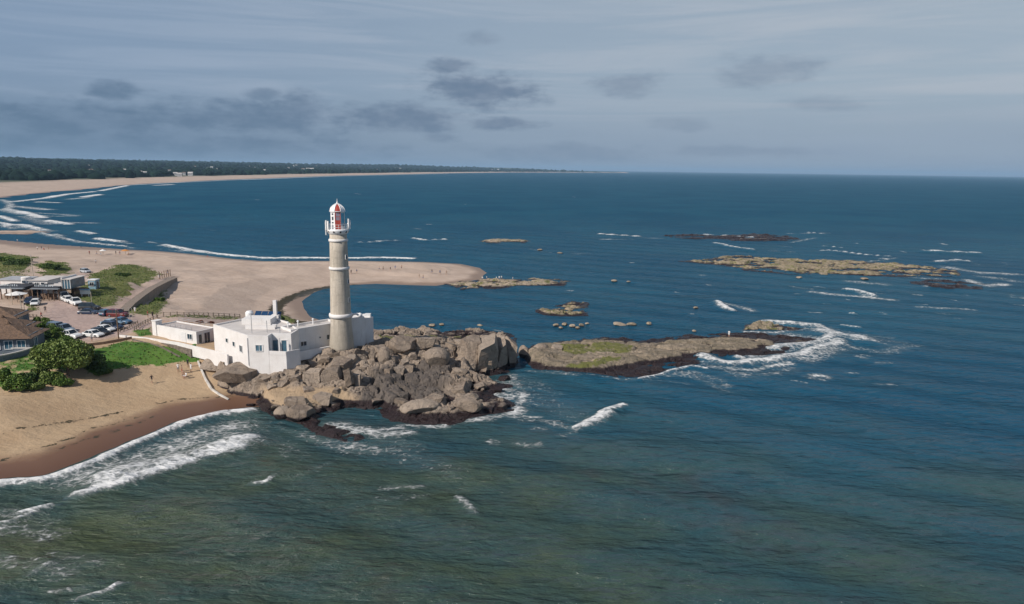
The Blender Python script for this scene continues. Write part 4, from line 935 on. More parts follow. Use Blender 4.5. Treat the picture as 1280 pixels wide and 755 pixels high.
# ------------------------------------------------------------------ keeper's house
KO = (-45.0, 124.0); KZ = 4.6
kh = thing('keepers_house', 'white flat roofed keeper\'s house joined to the foot of the lighthouse', 'house', (KO[0], KO[1], KZ))
A_ = shift([(-56.4, 128.2), (-46.8, 119.9), (-43.1, 119.7), (-43.1, 121.7), (-39.6, 121.5), (-39.3, 125.2), (-43.4, 131.5), (-50.5, 137.5)], KO)
mb = MB(); mb.prism(A_, -1.6, 5.45); mb.build('wall', W_WHITE, kh)
mb = MB(); mb.prism(inset(A_, .28)[1], 5.45, 5.475); mb.build('roof', W_ROOF, kh)
mb = MB(); ring(mb, A_, .26, 5.45, 5.78); mb.build('parapet', W_WHITE, kh)
mb = MB(); T_ = shift([(-43.08, 119.72), (-39.9, 119.35), (-38.0, 121.3), (-39.58, 122.9), (-39.62, 121.52), (-43.08, 121.68)], KO); mb.prism(T_, -1.6, 2.35); mb.build('terrace', W_WHITE, kh)
mb = MB()
tp = shift([(-43.0, 119.74), (-39.95, 119.4), (-38.1, 121.28), (-39.5, 122.7)], KO)
for a, b_ in zip(tp[:-1], tp[1:]): pass
mb.wall(tp[0], tp[1], 2.35, 3.05, .16); mb.wall(tp[1], tp[2], 2.35, 3.046, .16); mb.build('terrace_parapet', W_WHITE, kh)
B_ = shift([(-40.4, 124.0), (-33.3, 131.1), (-36.1, 133.9), (-43.2, 126.8)], KO)
mb = MB(); mb.prism(B_, .4, 5.52); mb.build('wing_wall', W_WHITE, kh)
mb = MB(); mb.prism(inset(B_, .3)[1], 5.52, 5.545); mb.build('roof', W_ROOF, kh)
mb = MB(); ring(mb, B_, .28, 5.52, 5.92); mb.build('parapet', W_WHITE, kh)
mb = MB(); pl = shift([(-39.2, 123.0), (-33.9, 128.3)], KO); mb.wall(pl[0], pl[1], .3, 1.95, .3); mb.build('low_wall', W_WHITE, kh)
C_ = shift([(-31.9, 131.0), (-28.9, 133.2), (-30.9, 136.6), (-34.6, 134.0)], KO); mb = MB(); mb.prism(C_, .5, 6.35); mb.build('annex_wall', W_WHITE, kh)
mb = MB(); ring(mb, C_, .2, 6.35, 6.6); mb.build('parapet', W_WHITE, kh)
D_ = shift([(-29.4, 134.4), (-27.7, 136.0), (-29.8, 139.2), (-32.2, 137.4)], KO); mb = MB(); mb.prism(D_, .5, 5.95); mb.build('annex_wall', W_WHITE, kh)
# openings
def on(p, q, f): return (p[0] + (q[0] - p[0]) * f - KO[0], p[1] + (q[1] - p[1]) * f - KO[1])
def nang(p, q): return math.atan2(-(q[0] - p[0]), (q[1] - p[1]))
L0, L1 = (-56.4, 128.2), (-46.8, 119.9); na = nang(L0, L1)
for f, z_, w_, h_ in ((.40, 3.2, .7, .7), (.60, 2.9, .7, .8), (.80, 2.3, .85, 1.15)): window(kh, *on(L0, L1, f), z_, na, w_, h_, mull=1 if w_ > .8 else 0)
window(kh, *on((-46.8, 119.9), (-43.1, 119.7), .55), 3.0, -math.pi / 2, 1.25, 1.05, GLASSB, mull=1)
for f in (.22, .68): window(kh, *on((-43.1, 121.7), (-39.6, 121.5), f), 2.45, -math.pi / 2 + .05, 1.25, 2.1, GLASSB, mull=0, name='glazed_door')
W0, W1 = (-40.4, 124.0), (-33.3, 131.1); nw = nang(W0, W1)
window(kh, *on(W0, W1, .24), 2.5, nw, 1.15, .8); window(kh, *on(W0, W1, .78), 2.9, nw, 1.15, .9); window(kh, *on(W0, W1, .58), 3.4, nw, .3, .3, mull=0, name='vent', fw=.03)
mb = MB(); q = on(W0, W1, .12); mb.tube((q[0] + .1, q[1] - .1, 1.6), (q[0] + .1, q[1] - .1, 4.7), .07); mb.build('downpipe', W_FRAME, kh)
mb = MB(); q = on(L0, L1, .995); mb.tube((q[0] - .02, q[1] - .12, .3), (q[0] - .02, q[1] - .12, 5.3), .06); mb.build('downpipe', W_FRAME, kh)
# pergola post of the recessed terrace, roof gear
for f in (0.02, .45): q = on((-43.1, 119.9), (-39.6, 119.6), f); mb = MB(); mb.box(q[0] + .1, q[0] + .3, q[1] + .3, q[1] + .5, 2.35, 5.3); mb.build('terrace_post', W_WHITE, kh)
mb = MB(); cpos = (-46.6 - KO[0], 134.2 - KO[1]); mb.box(cpos[0] - .75, cpos[0] + .75, cpos[1] - .6, cpos[1] + .6, 5.45, 6.5); mb.box(cpos[0] - .32, cpos[0] + .32, cpos[1] - .32, cpos[1] + .32, 6.5, 9.4); mb.build('chimney', W_WHITE, kh)
for k in range(4):
    mb = MB(); x0 = -51.0 + k * 1.35 - KO[0]; y0 = 134.3 - k * .15 - KO[1]
    mb.add([(x0, y0, 5.9), (x0 + 1.2, y0, 5.9), (x0 + 1.2, y0 + 1.5, 6.9), (x0, y0 + 1.5, 6.9), (x0, y0, 5.83), (x0 + 1.2, y0, 5.83), (x0 + 1.2, y0 + 1.5, 6.83), (x0, y0 + 1.5, 6.83)],
           [(0, 1, 2, 3), (7, 6, 5, 4), (0, 4, 5, 1), (1, 5, 6, 2), (2, 6, 7, 3), (3, 7, 4, 0)])
    sp_ = mb.build('solar_panel', BLUEP, kh)
    mb = MB(); mb.box(x0 + .1, x0 + .18, y0 + 1.3, y0 + 1.38, 5.45, 6.7); mb.box(x0 + 1.0, x0 + 1.08, y0 + 1.3, y0 + 1.38, 5.45, 6.7); mb.build('stand', STEEL, sp_)
mb = MB(); mb.lathe([(.75, 5.48), (.78, 6.6), (.5, 6.95), (.2, 7.0)], 20, cx=-45.5, cy=0); 
for v_i in range(len(mb.v)): mb.v[v_i] = (mb.v[v_i][0] + 45.5 - 52.2 - KO[0], mb.v[v_i][1] + 135.4 - KO[1], mb.v[v_i][2])
mb.build('water_tank', WPAINT, kh, smooth=False)
for (x_, y_, h_) in ((-47.0, 122.6, 3.4), (-44.6, 123.6, 2.2), (-42.0, 122.8, 1.2)):
    mb = MB(); mb.tube((x_ - KO[0], y_ - KO[1], 5.45), (x_ - KO[0], y_ - KO[1], 5.45 + h_), .06); mb.tube((x_ - KO[0] - .5, y_ - KO[1], 5.45 + h_ * .8), (x_ - KO[0] + .5, y_ - KO[1], 5.45 + h_ * .8), .035); mb.build('aerial_mast', STEEL, kh)
for (x_, y_) in ((-44.4, 127.0), (-47.6, 130.0)):
    mb = MB(); mb.box(x_ - KO[0] - .4, x_ - KO[0] + .4, y_ - KO[1] - .3, y_ - KO[1] + .3, 5.5, 6.2); mb.build('roof_vent', W_WHITE, kh)
mb = MB(); mb.box(-49.5 - KO[0], -44.0 - KO[0], 126.0 - KO[1], 126.25 - KO[1], 5.48, 6.2); mb.build('roof_wall', W_WHITE, kh)
mb = MB(); mb.box(-51.5 - KO[0], -46.0 - KO[0], 129.5 - KO[1], 133.0 - KO[1], 5.48, 6.6); mb.build('roof_block', W_WHITE, kh)
for k, (x_, y_) in enumerate(((-40.5, 128.6), (-38.2, 130.6), (-42.0, 127.4))):
    mb = MB(); mb.tube((x_ - KO[0], y_ - KO[1], 5.54), (x_ - KO[0], y_ - KO[1], 6.5), .12); mb.lathe([(.22, 6.45), (.2, 6.6), (.05, 6.7)], 10, x_ - KO[0], y_ - KO[1]); mb.build('roof_vent', WPAINT, kh)
mb = MB()
for k in range(6):
    a0 = math.pi * k / 8; a1 = math.pi * (k + 1) / 8
    mb.tube((-30.9 - KO[0] - .9 * math.cos(a0) + .6, 131.9 - KO[1], 6.4 + 1.0 * math.sin(a0)), (-30.9 - KO[0] - .9 * math.cos(a1) + .6, 131.9 - KO[1], 6.4 + 1.0 * math.sin(a1)), .2)
mb.build('vent_pipe', WPAINT, kh, smooth=True)
mb = MB(); mb.lathe([(.5, 6.5), (.48, 6.85), (.3, 7.1), (.02, 7.2)], 16, -29.9 - KO[0], 134.0 - KO[1]); mb.build('satellite_dome', WPAINT, kh, smooth=True)
mb = MB(); mb.box(-29.3 - KO[0], -28.2 - KO[0], 135.6 - KO[1], 136.5 - KO[1], 5.95, 6.6); mb.build('roof_box', WPAINT, kh)

# ------------------------------------------------------------------ gate house and white walls
g1 = Vector((-73.0, 138.2)); g2 = Vector((-61.6, 132.2)); gd = (g2 - g1); GLn = gd.length; ga = math.atan2(gd.y, gd.x)
gh = thing('gatehouse', 'small white flat roofed gatehouse with a roof railing beside the path', 'building', (g1.x, g1.y, 5.15), ga)
gp = [(1.0, 0), (GLn, 0), (GLn, 4.6), (1.0, 4.6)]
mb = MB(); mb.prism(gp, -1.5, 2.5); mb.build('wall', W_WHITE, gh)
mb = MB(); ring(mb, gp, .22, 2.5, 2.75); mb.build('parapet', W_WHITE, gh)
mb = MB(); mb.prism(inset(gp, .24)[1], 2.5, 2.53); mb.build('roof', mat('roof_tiles_pinkish', (0.46, 0.40, 0.37), .9, .15, 1), gh)
mb = MB(); mb.box(-.3, .9, -.1, 1.3, -1.5, 3.4); mb.box(-.4, 1.0, -.2, 1.4, 3.4, 3.55); mb.build('corner_pillar', W_WHITE, gh)
rm = MB()
for z_ in (3.15, 3.5): rm.tube((2.0, .15, z_), (GLn - 1.5, .15, z_), .025, n=5); rm.tube((2.0, 4.4, z_), (GLn - 1.5, 4.4, z_), .025, n=5)
rlg = rm.build('railing', STEEL, gh)
for k in range(7):
    mb = MB(); x_ = 2.0 + k * (GLn - 3.5) / 6; mb.tube((x_, .15, 2.7), (x_, .15, 3.53), .03, n=5); mb.tube((x_, 4.4, 2.7), (x_, 4.4, 3.53), .03, n=5); mb.build('baluster', STEEL, rlg)
window(gh, GLn - 1.9, 0, 1.05, -math.pi / 2, 1.3, 1.0); mb = MB(); mb.box(GLn - 4.6, GLn - 3.1, -.06, .02, .2, 2.2); mb.build('door', W_FRAME, gh)
window(gh, GLn, 2.4, .1, 0.0, 1.3, 2.05, GLASS, mull=1, name='glazed_door'); window(gh, GLn, .8, .3, 0.0, .7, 1.75, GLASS, mull=0)
mb = MB(); mb.box(GLn - .2, GLn + 4.2, 4.4, 4.65, 0, 2.6); mb.build('yard_wall', mat('red_ochre_render', (0.20, 0.09, 0.075), .85, .15, 1), gh)

def wall_run(name, label, pts, hts, th, m, base=.8, cat='wall', level=None):
    p0 = pts[0]; t = thing(name, label, cat, (p0[0], p0[1], 0))
    for i in range(len(pts) - 1):
        a = pts[i]; b_ = pts[i + 1]; mb = MB()
        za, zb = (H(a[0], a[1]), H(b_[0], b_[1])) if level is None else (level, level)
        mb.wall((a[0] - p0[0], a[1] - p0[1]), (b_[0] - p0[0], b_[1] - p0[1]), za - (base[i] if isinstance(base, list) else base), za + hts[i] + i * .003, th + i * .004, zb - (base[i] if isinstance(base, list) else base), zb + hts[i + 1] + i * .003)
        mb.build('wall_section', m, t)
    return t
wall_run('boundary_wall', 'white boundary wall stepping down beside the path to the keeper\'s house', P((148, 420.5), (182, 424), (222, 430.5), (264, 441), (285, 447), z=5.3), [.35, .35, .45, .55, .6], .3, W_WHITE, base=[.1, .12, 1.6, 2.2], level=5.3)
wall_run('retaining_edge', 'brown rubble wall under the thin end of the white boundary wall', P((149, 421.2), (182, 424.7), (222, 431.3), (240, 436), z=5.2), [-.08, -.08, -.08, -.1], .55, mat('rubble_stone', (0.20, 0.16, 0.13), .9, .3, 2, bump=.15), base=2.0, level=5.2)
wall_run('stone_curb', 'low white painted curb curving round the slab above the beach', P((247, 446), (255, 457), (263, 465), (273, 470), (284, 474), z=4.0), [.4, .4, .35, .3, .2], .26, mat('worn_white_curb', (0.55, 0.52, 0.48), .9, .2, 1))
wall_run('retaining_edge', 'low dark retaining edge between the car park and the green bank', P((98, 433), (130, 429.5), (165, 425), z=5.2), [.5, .5, .5], .3, BROWN)
wall_run('retaining_edge', 'low brown stone edge below the white boundary wall', P((166, 427), (200, 431.5), (224, 437), z=5.2), [.35, .4, .4], .35, mat('rubble_stone', (0.20, 0.16, 0.13), .9, .3, 2))
wall_run('garden_wall', 'long low tan wall behind the gatehouse roof', P((190, 403), (230, 405), (300, 403), z=5.2), [.5, .5, .5], .35, mat('tan_render', (0.36, 0.26, 0.20), .9, .15, 1))

# ------------------------------------------------------------------ beach club
CY0 = G(55, 374.5, 5.9)[1]
def zx(px, py, Yd): p = AT(px, py, Yd); return p.x, p.z
bx0 = AT(55, 374, CY0)
cl = thing('beach_club', 'white beach club with dark shaded bar front beside the car park', 'building', (bx0.x, bx0.y, 0))
def rect_part(name, m, px0, px1, py_top, y0, y1, z0, par=cl, org=None, ztop=None):
    xa = AT(px0, py_top, y0).x; pb = AT(px1, py_top, y0); o = org or bx0
    mb = MB(); mb.box(xa - o.x, pb.x - o.x, y0 - o.y, y1 - o.y, z0, ztop if ztop else pb.z); return mb.build(name, m, par), xa - o.x, pb.x - o.x, (ztop if ztop else pb.z)
yb = CY0 + 7
w1, xa, xb, zt = rect_part('wall', W_WHITE, 34, 59, 351, yb, yb + 7, 5)
for px, w_, h_ in ((38.5, 1.0, .7), (44.6, .35, .6), (47.6, .35, .6), (53.5, .9, .6)):
    window(cl, AT(px, 354, yb).x - bx0.x, yb - bx0.y, AT(px, 356, yb).z, -math.pi / 2, w_, h_, mull=0)
mb = MB(); tw = AT(30.5, 347, yb); mb.lathe([(1.15, 5), (1.15, tw.z), (1.0, tw.z + .15)], 20, tw.x - bx0.x, yb + .6 - bx0.y); mb.build('stair_tower', W_WHITE, cl)
mb = MB(); mb.box(tw.x - bx0.x - .35, tw.x - bx0.x + .35, yb - .62 - bx0.y, yb - .5 - bx0.y, tw.z - 1.3, tw.z - .7); mb.build('pane', GLASS, cl)
rect_part('roof', W_ROOF, 33, 60, 350.2, yb - .3, yb + 7.4, zt + .002, ztop=zt + .22)
rect_part('wall', W_WHITE, 0, 28.5, 350.5, yb + 1, yb + 6, 5); rect_part('roof', mat('grey_roof', (0.36, 0.37, 0.39), .8, .15, .6), -6, 28.2, 349.5, yb + .8, yb + 7, AT(0, 350.5, yb + 1).z + .01, ztop=AT(0, 350.5, yb + 1).z + .25)
r2, xr0, xr1, zr = rect_part('hall_roof', mat('grey_roof_sheet', (0.44, 0.42, 0.41), .8, .15, .6), 59.5, 75.5, 357.5, CY0 + 2.5, CY0 + 12, 8.6)
for k in range(7):
    mb = MB(); y_ = CY0 + 3.2 + k * 1.8 - bx0.y; mb.box(xr0, xr1, y_, y_ + .3, zr, zr + .16); mb.build('roof_rib', W_ROOF, cl)
rect_part('glass_room', GLASSB, 77, 87.5, 349.5, CY0 + 2, CY0 + 8, 8.4); rect_part('wall', W_WHITE, 75.6, 76.9, 347, CY0 + 1.9, CY0 + 8, 8.4)
gz = AT(80, 349.5, CY0 + 2).z
for px in (77, 80.4, 83.9, 87.4):
    mb = MB(); x_ = AT(px, 350, CY0 + 2).x - bx0.x; mb.box(x_ - .06, x_ + .06, CY0 + 1.9 - bx0.y, CY0 + 2.0 - bx0.y, 8.45, gz); mb.build('mullion', W_FRAME, cl)
rect_part('glass_roof', W_ROOF, 76.5, 88, 347.3, CY0 + 1.8, CY0 + 8.2, gz + .01, ztop=gz + .15)
def bar(px0, px1, n):
    f, x0, x1, z1 = rect_part('fascia', DARK, px0, px1, 359.5, CY0, CY0 + .25, 8.9)
    rect_part('awning', mat('grey_awning', (0.20, 0.22, 0.24), .7, .15, 1), px0 - 1, px1 + 1, 364, CY0 - 1.0, CY0 - .01, 8.7, ztop=8.86)
    rect_part('pergola_roof', DARK, px0, px1, 359.5, CY0 + .26, CY0 + 6.5, z1 - .3, ztop=z1 - .06)
    for k in range(n):
        mb = MB(); x_ = x0 + (x1 - x0) * k / (n - 1); mb.box(x_ - .1, x_ + .1, -.05 + .3, .15 + .3, 5.3, 8.8); mb.build('post', BROWN, cl)
    mb = MB(); mb.box(x0 + .6, x1 - .6, 2.5, 3.2, 5.3, 6.9); mb.build('bar_counter', BROWN, cl)
    mb = MB(); mb.box(x0, x1, 6.3, 6.5, 5.3, z1 - .35); mb.build('back_wall', DARK, cl)
    # washed-out sign letters, too far away to read: a row of pale strokes
    r = random.Random(int(px0)); x_ = x0 + 1.0
    while x_ < x1 - 1.0:
        mb = MB(); ww = r.uniform(.12, .3); hh = r.uniform(.35, .6); mb.box(x_, x_ + ww, -.035, -.002, 9.25, 9.25 + hh); mb.build('sign_letter', mat('sign_grey', (0.42, 0.47, 0.5), .6, .1, 2), f)
        x_ += ww + r.uniform(.15, .35)
bar(38.5, 71.5, 6); bar(-8, 27.5, 6)
rect_part('brick_pier', mat('tan_brick', (0.33, 0.24, 0.17), .9, .2, 2), 29.5, 35, 363, CY0 + .3, CY0 + 1.5, 5.2)
rect_part('brick_wall', MATS['tan_brick'], 72.5, 88, 357.5, CY0 + 2.3, CY0 + 2.6, 7.3, ztop=8.38); rect_part('brick_pier', MATS['tan_brick'], 72.4, 74.3, 366, CY0 + 1.6, CY0 + 2.25, 5.2, ztop=8.3)
rect_part('shop_front', DARK, 74.6, 87.5, 365, CY0 + 4, CY0 + 4.3, 5.2, ztop=8.3)
def fence_panel(name, label, px0, px1, py, Yd, z0, z1, m, n=10):
    a = AT(px0, py, Yd); b_ = AT(px1, py, Yd); t = thing(name, label, 'fence', (a.x, Yd, z0))
    wd = (b_.x - a.x) / n
    for k in range(n):
        mb = MB(); mb.box(k * wd + .02, (k + 1) * wd - .02, -.02, .02, 0, z1 - z0 + .12 * random.random()); mb.build('plank', m, t)
    mb = MB(); mb.box(0, b_.x - a.x, .021, .07, (z1 - z0) * .8, (z1 - z0) * .8 + .1); mb.build('rail', m, t)
fence_panel('plank_fence', 'brown plank fence running on from the beach club', 89, 112, 362, CY0 + 5, 5.8, 8.2, BROWN, 26)

# thatched houses ----------------------------------------------------
def thatched(label, px, py, sx_, sy_, wall_h, roof_h, zb, wins=True, rz=0.0):
    x_, y_ = G(px, py, zb); t = thing('thatched_house', label, 'house', (x_, y_, zb), rz)   # origin at the right front corner
    mb = MB(); mb.box(-sx_, 0, 0, sy_, -1.5, wall_h); mb.build('wall', GREYB, t)
    mb = MB(); ov = .9; r = random.Random(4)
    cx_, cy_ = -sx_ / 2, sy_ / 2; rings = []
    lay = 7
    for k in range(lay + 1):
        f = k / lay; hw = (sx_ / 2 + ov) * (1 - f) + .12 * f; hd = (sy_ / 2 + ov) * (1 - f) + .12 * f; z_ = wall_h - .35 + roof_h * (f ** 1.08)
        pts = []
        for sx2, sy2 in ((-1, -1), (1, -1), (1, 1), (-1, 1)):
            for j in range(6):
                nx2, ny2 = {(-1, -1): (1, -1), (1, -1): (1, 1), (1, 1): (-1, 1), (-1, 1): (-1, -1)}[(sx2, sy2)]
                g = j / 6; jit = r.uniform(-.07, .07)
                pts.append((cx_ + hw * (sx2 * (1 - g) + nx2 * g) + jit, cy_ + hd * (sy2 * (1 - g) + ny2 * g) + jit, z_ + r.uniform(-.06, .06)))
        rings.append(pts)
    vs = [p for rg in rings for p in rg]; n = 24
    fs = [(k * n + j, k * n + (j + 1) % n, (k + 1) * n + (j + 1) % n, (k + 1) * n + j) for k in range(lay) for j in range(n)]
    fs.append(tuple(range(lay * n, lay * n + n))); fs.append(tuple(range(n))[::-1])
    mb.add(vs, fs); rf = mb.build('thatched_roof', THATCH, t)
    mb = MB(); mb.lathe([(.45, wall_h - .35 + roof_h * .97), (.3, wall_h - .1 + roof_h), (.1, wall_h + .1 + roof_h)], 8, cx_, cy_); mb.build('ridge_cap', THATCH, rf)
    if wins:
        for k in range(3): window(t, -1.3 - k * 2.1, 0, .9, -math.pi / 2, 1.3, 1.5, GLASSB)
        window(t, 0, sy_ * .4, .9, 0, 1.3, 1.4, GLASSB)
    return t
TH = thatched('thatched house with blue grey walls above the round terrace', 38, 441, 9.0, 6.5, 3.3, 2.1, 5.0, rz=.22)
thatched('thatched house tucked behind the one with the round terrace', 29, 428, 9.0, 6.5, 2.9, 2.0, 5.2, rz=.22)
thatched('low thatched house nearest the beach club bar', 20, 411, 9.0, 6.5, 2.8, 1.9, 5.5, rz=.22)
hx, hy = G(38, 441, 5.0)
tt = thing('round_terrace', 'curved blue grey terrace with a pale rim below the thatched house', 'terrace', (hx - 4.5, hy - .3, 3.2))
arc = [(5.2 * math.cos(a) * 1.0, 7.6 * math.sin(a)) for a in [(-math.pi + math.pi * k / 20) for k in range(21)]]
mb = MB(); mb.prism([(x_, y_) for x_, y_ in arc], -1.5, 1.9); mb.build('terrace_wall', GREYB, tt)
mb = MB(); ring(mb, arc, .35, 1.9, 2.75); mb.build('parapet', GREYB, tt)
mb = MB(); ring(mb, inset(arc, -.06)[1], .47, 2.75, 2.95); mb.build('rim', mat('pale_coping', (0.50, 0.47, 0.44), .85, .1, 1), tt)
#@@DETAILS
# ------------------------------------------------------------------ vegetation
def leaf_material(name, c1, c2):
    m, nt, b = new_mat(name)
    p = nt.pos(); n = nt.noise(p, 0.9, 4, 0.6); n2 = nt.noise(p, 6.0, 3, 0.6)
    c = nt.mix(nt.rng(n, 0.35, 0.65), c1, c2); c = nt.mix(nt.rng(n2, 0.4, 0.75, 0, .5), c, tuple(v * 1.5 for v in c2))
    nt.link(c, b.inputs['Base Color']); b.inputs['Roughness'].default_value = 0.6; b.inputs['Specular IOR Level'].default_value = 0.3
    return m
LEAF = leaf_material('tree_leaves', (0.05, 0.105, 0.016), (0.12, 0.185, 0.034))
LEAFD = leaf_material('dark_leaves', (0.03, 0.062, 0.016), (0.07, 0.115, 0.026))
LEAFL = leaf_material('light_leaves', (0.08, 0.13, 0.025), (0.16, 0.205, 0.05))
REDL = leaf_material('reddish_leaves', (0.12, 0.035, 0.02), (0.20, 0.075, 0.04))
BARK = mat('bark', (0.16, 0.125, 0.095), .9, .3, 3, bump=.05)
def quads_mesh(name, C, U_, V_, m):
    n = len(C); v = np.stack([C - U_ - V_, C + U_ - V_, C + U_ + V_, C - U_ + V_], 1).reshape(-1, 3).astype(np.float32)
    me = bpy.data.meshes.new(name); me.vertices.add(4 * n); me.vertices.foreach_set('co', v.ravel())
    me.loops.add(4 * n); me.loops.foreach_set('vertex_index', np.arange(4 * n, dtype=np.int32))
    me.polygons.add(n); me.polygons.foreach_set('loop_start', np.arange(n, dtype=np.int32) * 4); me.update(calc_edges=True)
    me.materials.append(m); return me
def crown_mesh(name, rx, ry, rz, n, leaf, m, seed, lumps=14):
    r = np.random.RandomState(seed)
    cs = r.normal(size=(lumps, 3)); cs /= np.linalg.norm(cs, axis=1)[:, None]
    cs *= r.uniform(.35, .78, (lumps, 1)); cs[:, 2] = np.abs(cs[:, 2]) * .9 - .15
    rad = r.uniform(.28, .46, lumps); pick = r.randint(0, lumps, n)
    d = r.normal(size=(n, 3)); d /= np.linalg.norm(d, axis=1)[:, None]
    C = (cs[pick] + d * (rad[pick] * r.uniform(.55, 1.05, n) ** .6)[:, None]) * np.array([rx, ry, rz])
    a = r.normal(size=(n, 3)); a = a * .8 + d * .0; a /= np.linalg.norm(a, axis=1)[:, None]
    b_ = np.cross(a, r.normal(size=(n, 3))); b_ /= np.linalg.norm(b_, axis=1)[:, None]
    s = leaf * r.uniform(.6, 1.3, n)[:, None]
    return quads_mesh(name, C, a * s, b_ * s * .7, m)
def tree(name, label, cat, p, rx, ry, rz, zc, n, leaf, m, seed, trunk=.2, group=None, lumps=14):
    t = thing(name, label, cat, p, 0, group)
    o = bpy.data.objects.new('crown', crown_mesh('crown', rx, ry, rz, n, leaf, m, seed, lumps)); col.objects.link(o); o.parent = t; o.location = (0, 0, zc)
    mb = MB(); r = random.Random(seed); mb.tube((0, 0, -.4), (.1, .05, zc * .6), trunk, trunk * .7)
    for k in range(5):
        a = k * 1.26 + r.random(); mb.tube((.1, .05, zc * .55), (rx * .55 * math.cos(a), ry * .55 * math.sin(a), zc + rz * .25 * r.random()), trunk * .5, trunk * .15, 6)
    mb.build('trunk', BARK, t); return t
p0 = GG(90, 476); tree('leafy_tree', 'big rounded green tree above the beach beside the green bank', 'tree', (p0.x - 1.6, p0.y + 1.5, p0.z), 5.6, 4.8, 3.5, 3.9, 20000, .15, LEAFL, 1, .3, lumps=30)
SHR = [(16, 492, 2.6, 2.0, LEAF, 'bushy green shrub at the foot of the round terrace'), (4, 484, 2.2, 2.2, LEAF, 'tall green shrub hugging the curved terrace wall'), (42, 489, 1.7, 1.1, LEAFL, 'pale low shrub on the edge of the sand'), (60, 482, 2.3, 1.6, LEAFL, 'pale olive shrub under the big rounded tree'),
       (47, 474, 1.6, 1.5, LEAFL, 'small yellowish shrub against the terrace'), (114, 464, 2.6, 2.2, LEAFD, 'dark spreading shrub in the shade of the big tree'), (124, 470, 1.8, 1.0, LEAFD, 'low dark shrub at the top of the beach'), (74, 484, 1.6, 1.0, LEAF, 'low green shrub beside the tree trunk'),
       (100, 447, 2.2, 1.8, LEAFD, 'dark bush behind the big tree by the retaining edge'), (30, 480, 1.7, 1.4, LEAFD, 'dark shrub between the terrace and the pale shrubs')]
for i, (px, py, a, h_, m_, lab) in enumerate(SHR): p = GG(px, py); tree('shrub', lab, 'shrub', (p.x, p.y + a * .5, p.z), a, a * .9, h_, h_ * .55, 2600, .12, m_, 20 + i, .06, 'shrubs above the beach', 9)
HDG = [(52, 405, 'first'), (58, 410, 'second'), (64, 415, 'third'), (70, 420, 'fourth'), (76, 425, 'fifth'), (83, 430, 'sixth')]
for i, (px, py, od) in enumerate(HDG): p = GG(px, py); tree('hedge_bush', od + ' bush from the beach club end of the hedge along the car park', 'bush', p, 1.6, 1.5, 1.3,   .8, 2000, .11, LEAF if i % 2 else LEAFL, 60 + i, .05, 'hedge between the car park and the thatched houses', 8)
for i, (px, py, a, h_, m_, lab) in enumerate([(66, 419, 2.0, 1.6, LEAFD, 'dark shrub in the shadow under the hedge'), (52, 424, 2.2, 1.6, LEAFD, 'dark shrub beside the thatched house wall'), (46, 412, 1.8, 1.3, LEAF, 'green shrub between two thatched roofs'), (72, 437, 2.2, 1.6, LEAFD, 'dark shrub between the hedge and the big tree'),
                                    (66, 337, 3.2, 1.7, LEAFD, 'dark rounded scrub on the dune behind the beach club'), (58, 335, 2.6, 1.4, LEAF, 'green scrub on the dune behind the beach club roof'), (20, 331, 4.5, 1.5, LEAFD, 'broad dark scrub on the dune left of the sandy path'), (5, 327, 4.5, 1.6, LEAF, 'broad green scrub on the high dune'), (34, 328, 3.4, 1.2, LEAF, 'low green scrub at the seaward foot of the high dune'),
                                    (152, 345, 2.6, .9, LEAFD, 'dark scrub on the grass between path and boardwalk'), (250, 405, 1.0, .6, REDL, 'low reddish plant beside the path to the lighthouse'), (262, 406, 1.0, .6, REDL, 'reddish plant nearest the keeper\'s house'), (347, 402, 2.2, 1.2, LEAFD, 'dark green bush behind the keeper\'s house roof'), (200, 377, 1.8, .9, LEAF, 'green bush in the hollow below the boardwalk')]):
    p = GG(px, py); tree('shrub', lab, 'shrub', p, a, a * .8, h_, h_ * .5, 2200, .13, m_, 90 + i, .06, 'shrubs of the dunes and gardens', 9)

# grass tufts -- one mass nobody could count
r_ = np.random.RandomState(5)
cand = np.argwhere((gr > .35) & near_mask & (DC > 3) & (Y < 330))
wts = gr[cand[:, 0], cand[:, 1]]
cand = cand[r_.random_sample(len(cand)) < np.clip(wts * .55, 0, 1)]
cand = cand[r_.permutation(len(cand))[:16000]]
gx_ = xs[cand[:, 1]] + r_.uniform(-.3, .3, len(cand)); gy_ = ys[cand[:, 0]] + r_.uniform(-.3, .3, len(cand)); gz_ = Z[cand[:, 0], cand[:, 1]]
k3 = np.repeat(np.arange(len(cand)), 3); ang = r_.uniform(0, 6.28, len(k3)); hh = r_.uniform(.04, .14, len(k3))
C = np.stack([gx_[k3] + r_.uniform(-.2, .2, len(k3)), gy_[k3] + r_.uniform(-.2, .2, len(k3)), gz_[k3] + hh * .8], 1)
U_ = np.stack([np.cos(ang), np.sin(ang), np.zeros(len(k3))], 1) * r_.uniform(.04, .11, len(k3))[:, None]
V_ = np.stack([r_.uniform(-.5, .5, len(k3)) * hh, r_.uniform(-.5, .5, len(k3)) * hh, hh], 1)
go = bpy.data.objects.new('dune_grass', quads_mesh('dune_grass', C, U_, V_, leaf_material('grass_blades', (0.08, 0.125, 0.025), (0.15, 0.19, 0.05)))); col.objects.link(go)
go['kind'] = 'stuff'; tag(go, 'rough green grass on the bank and dunes', 'grass')

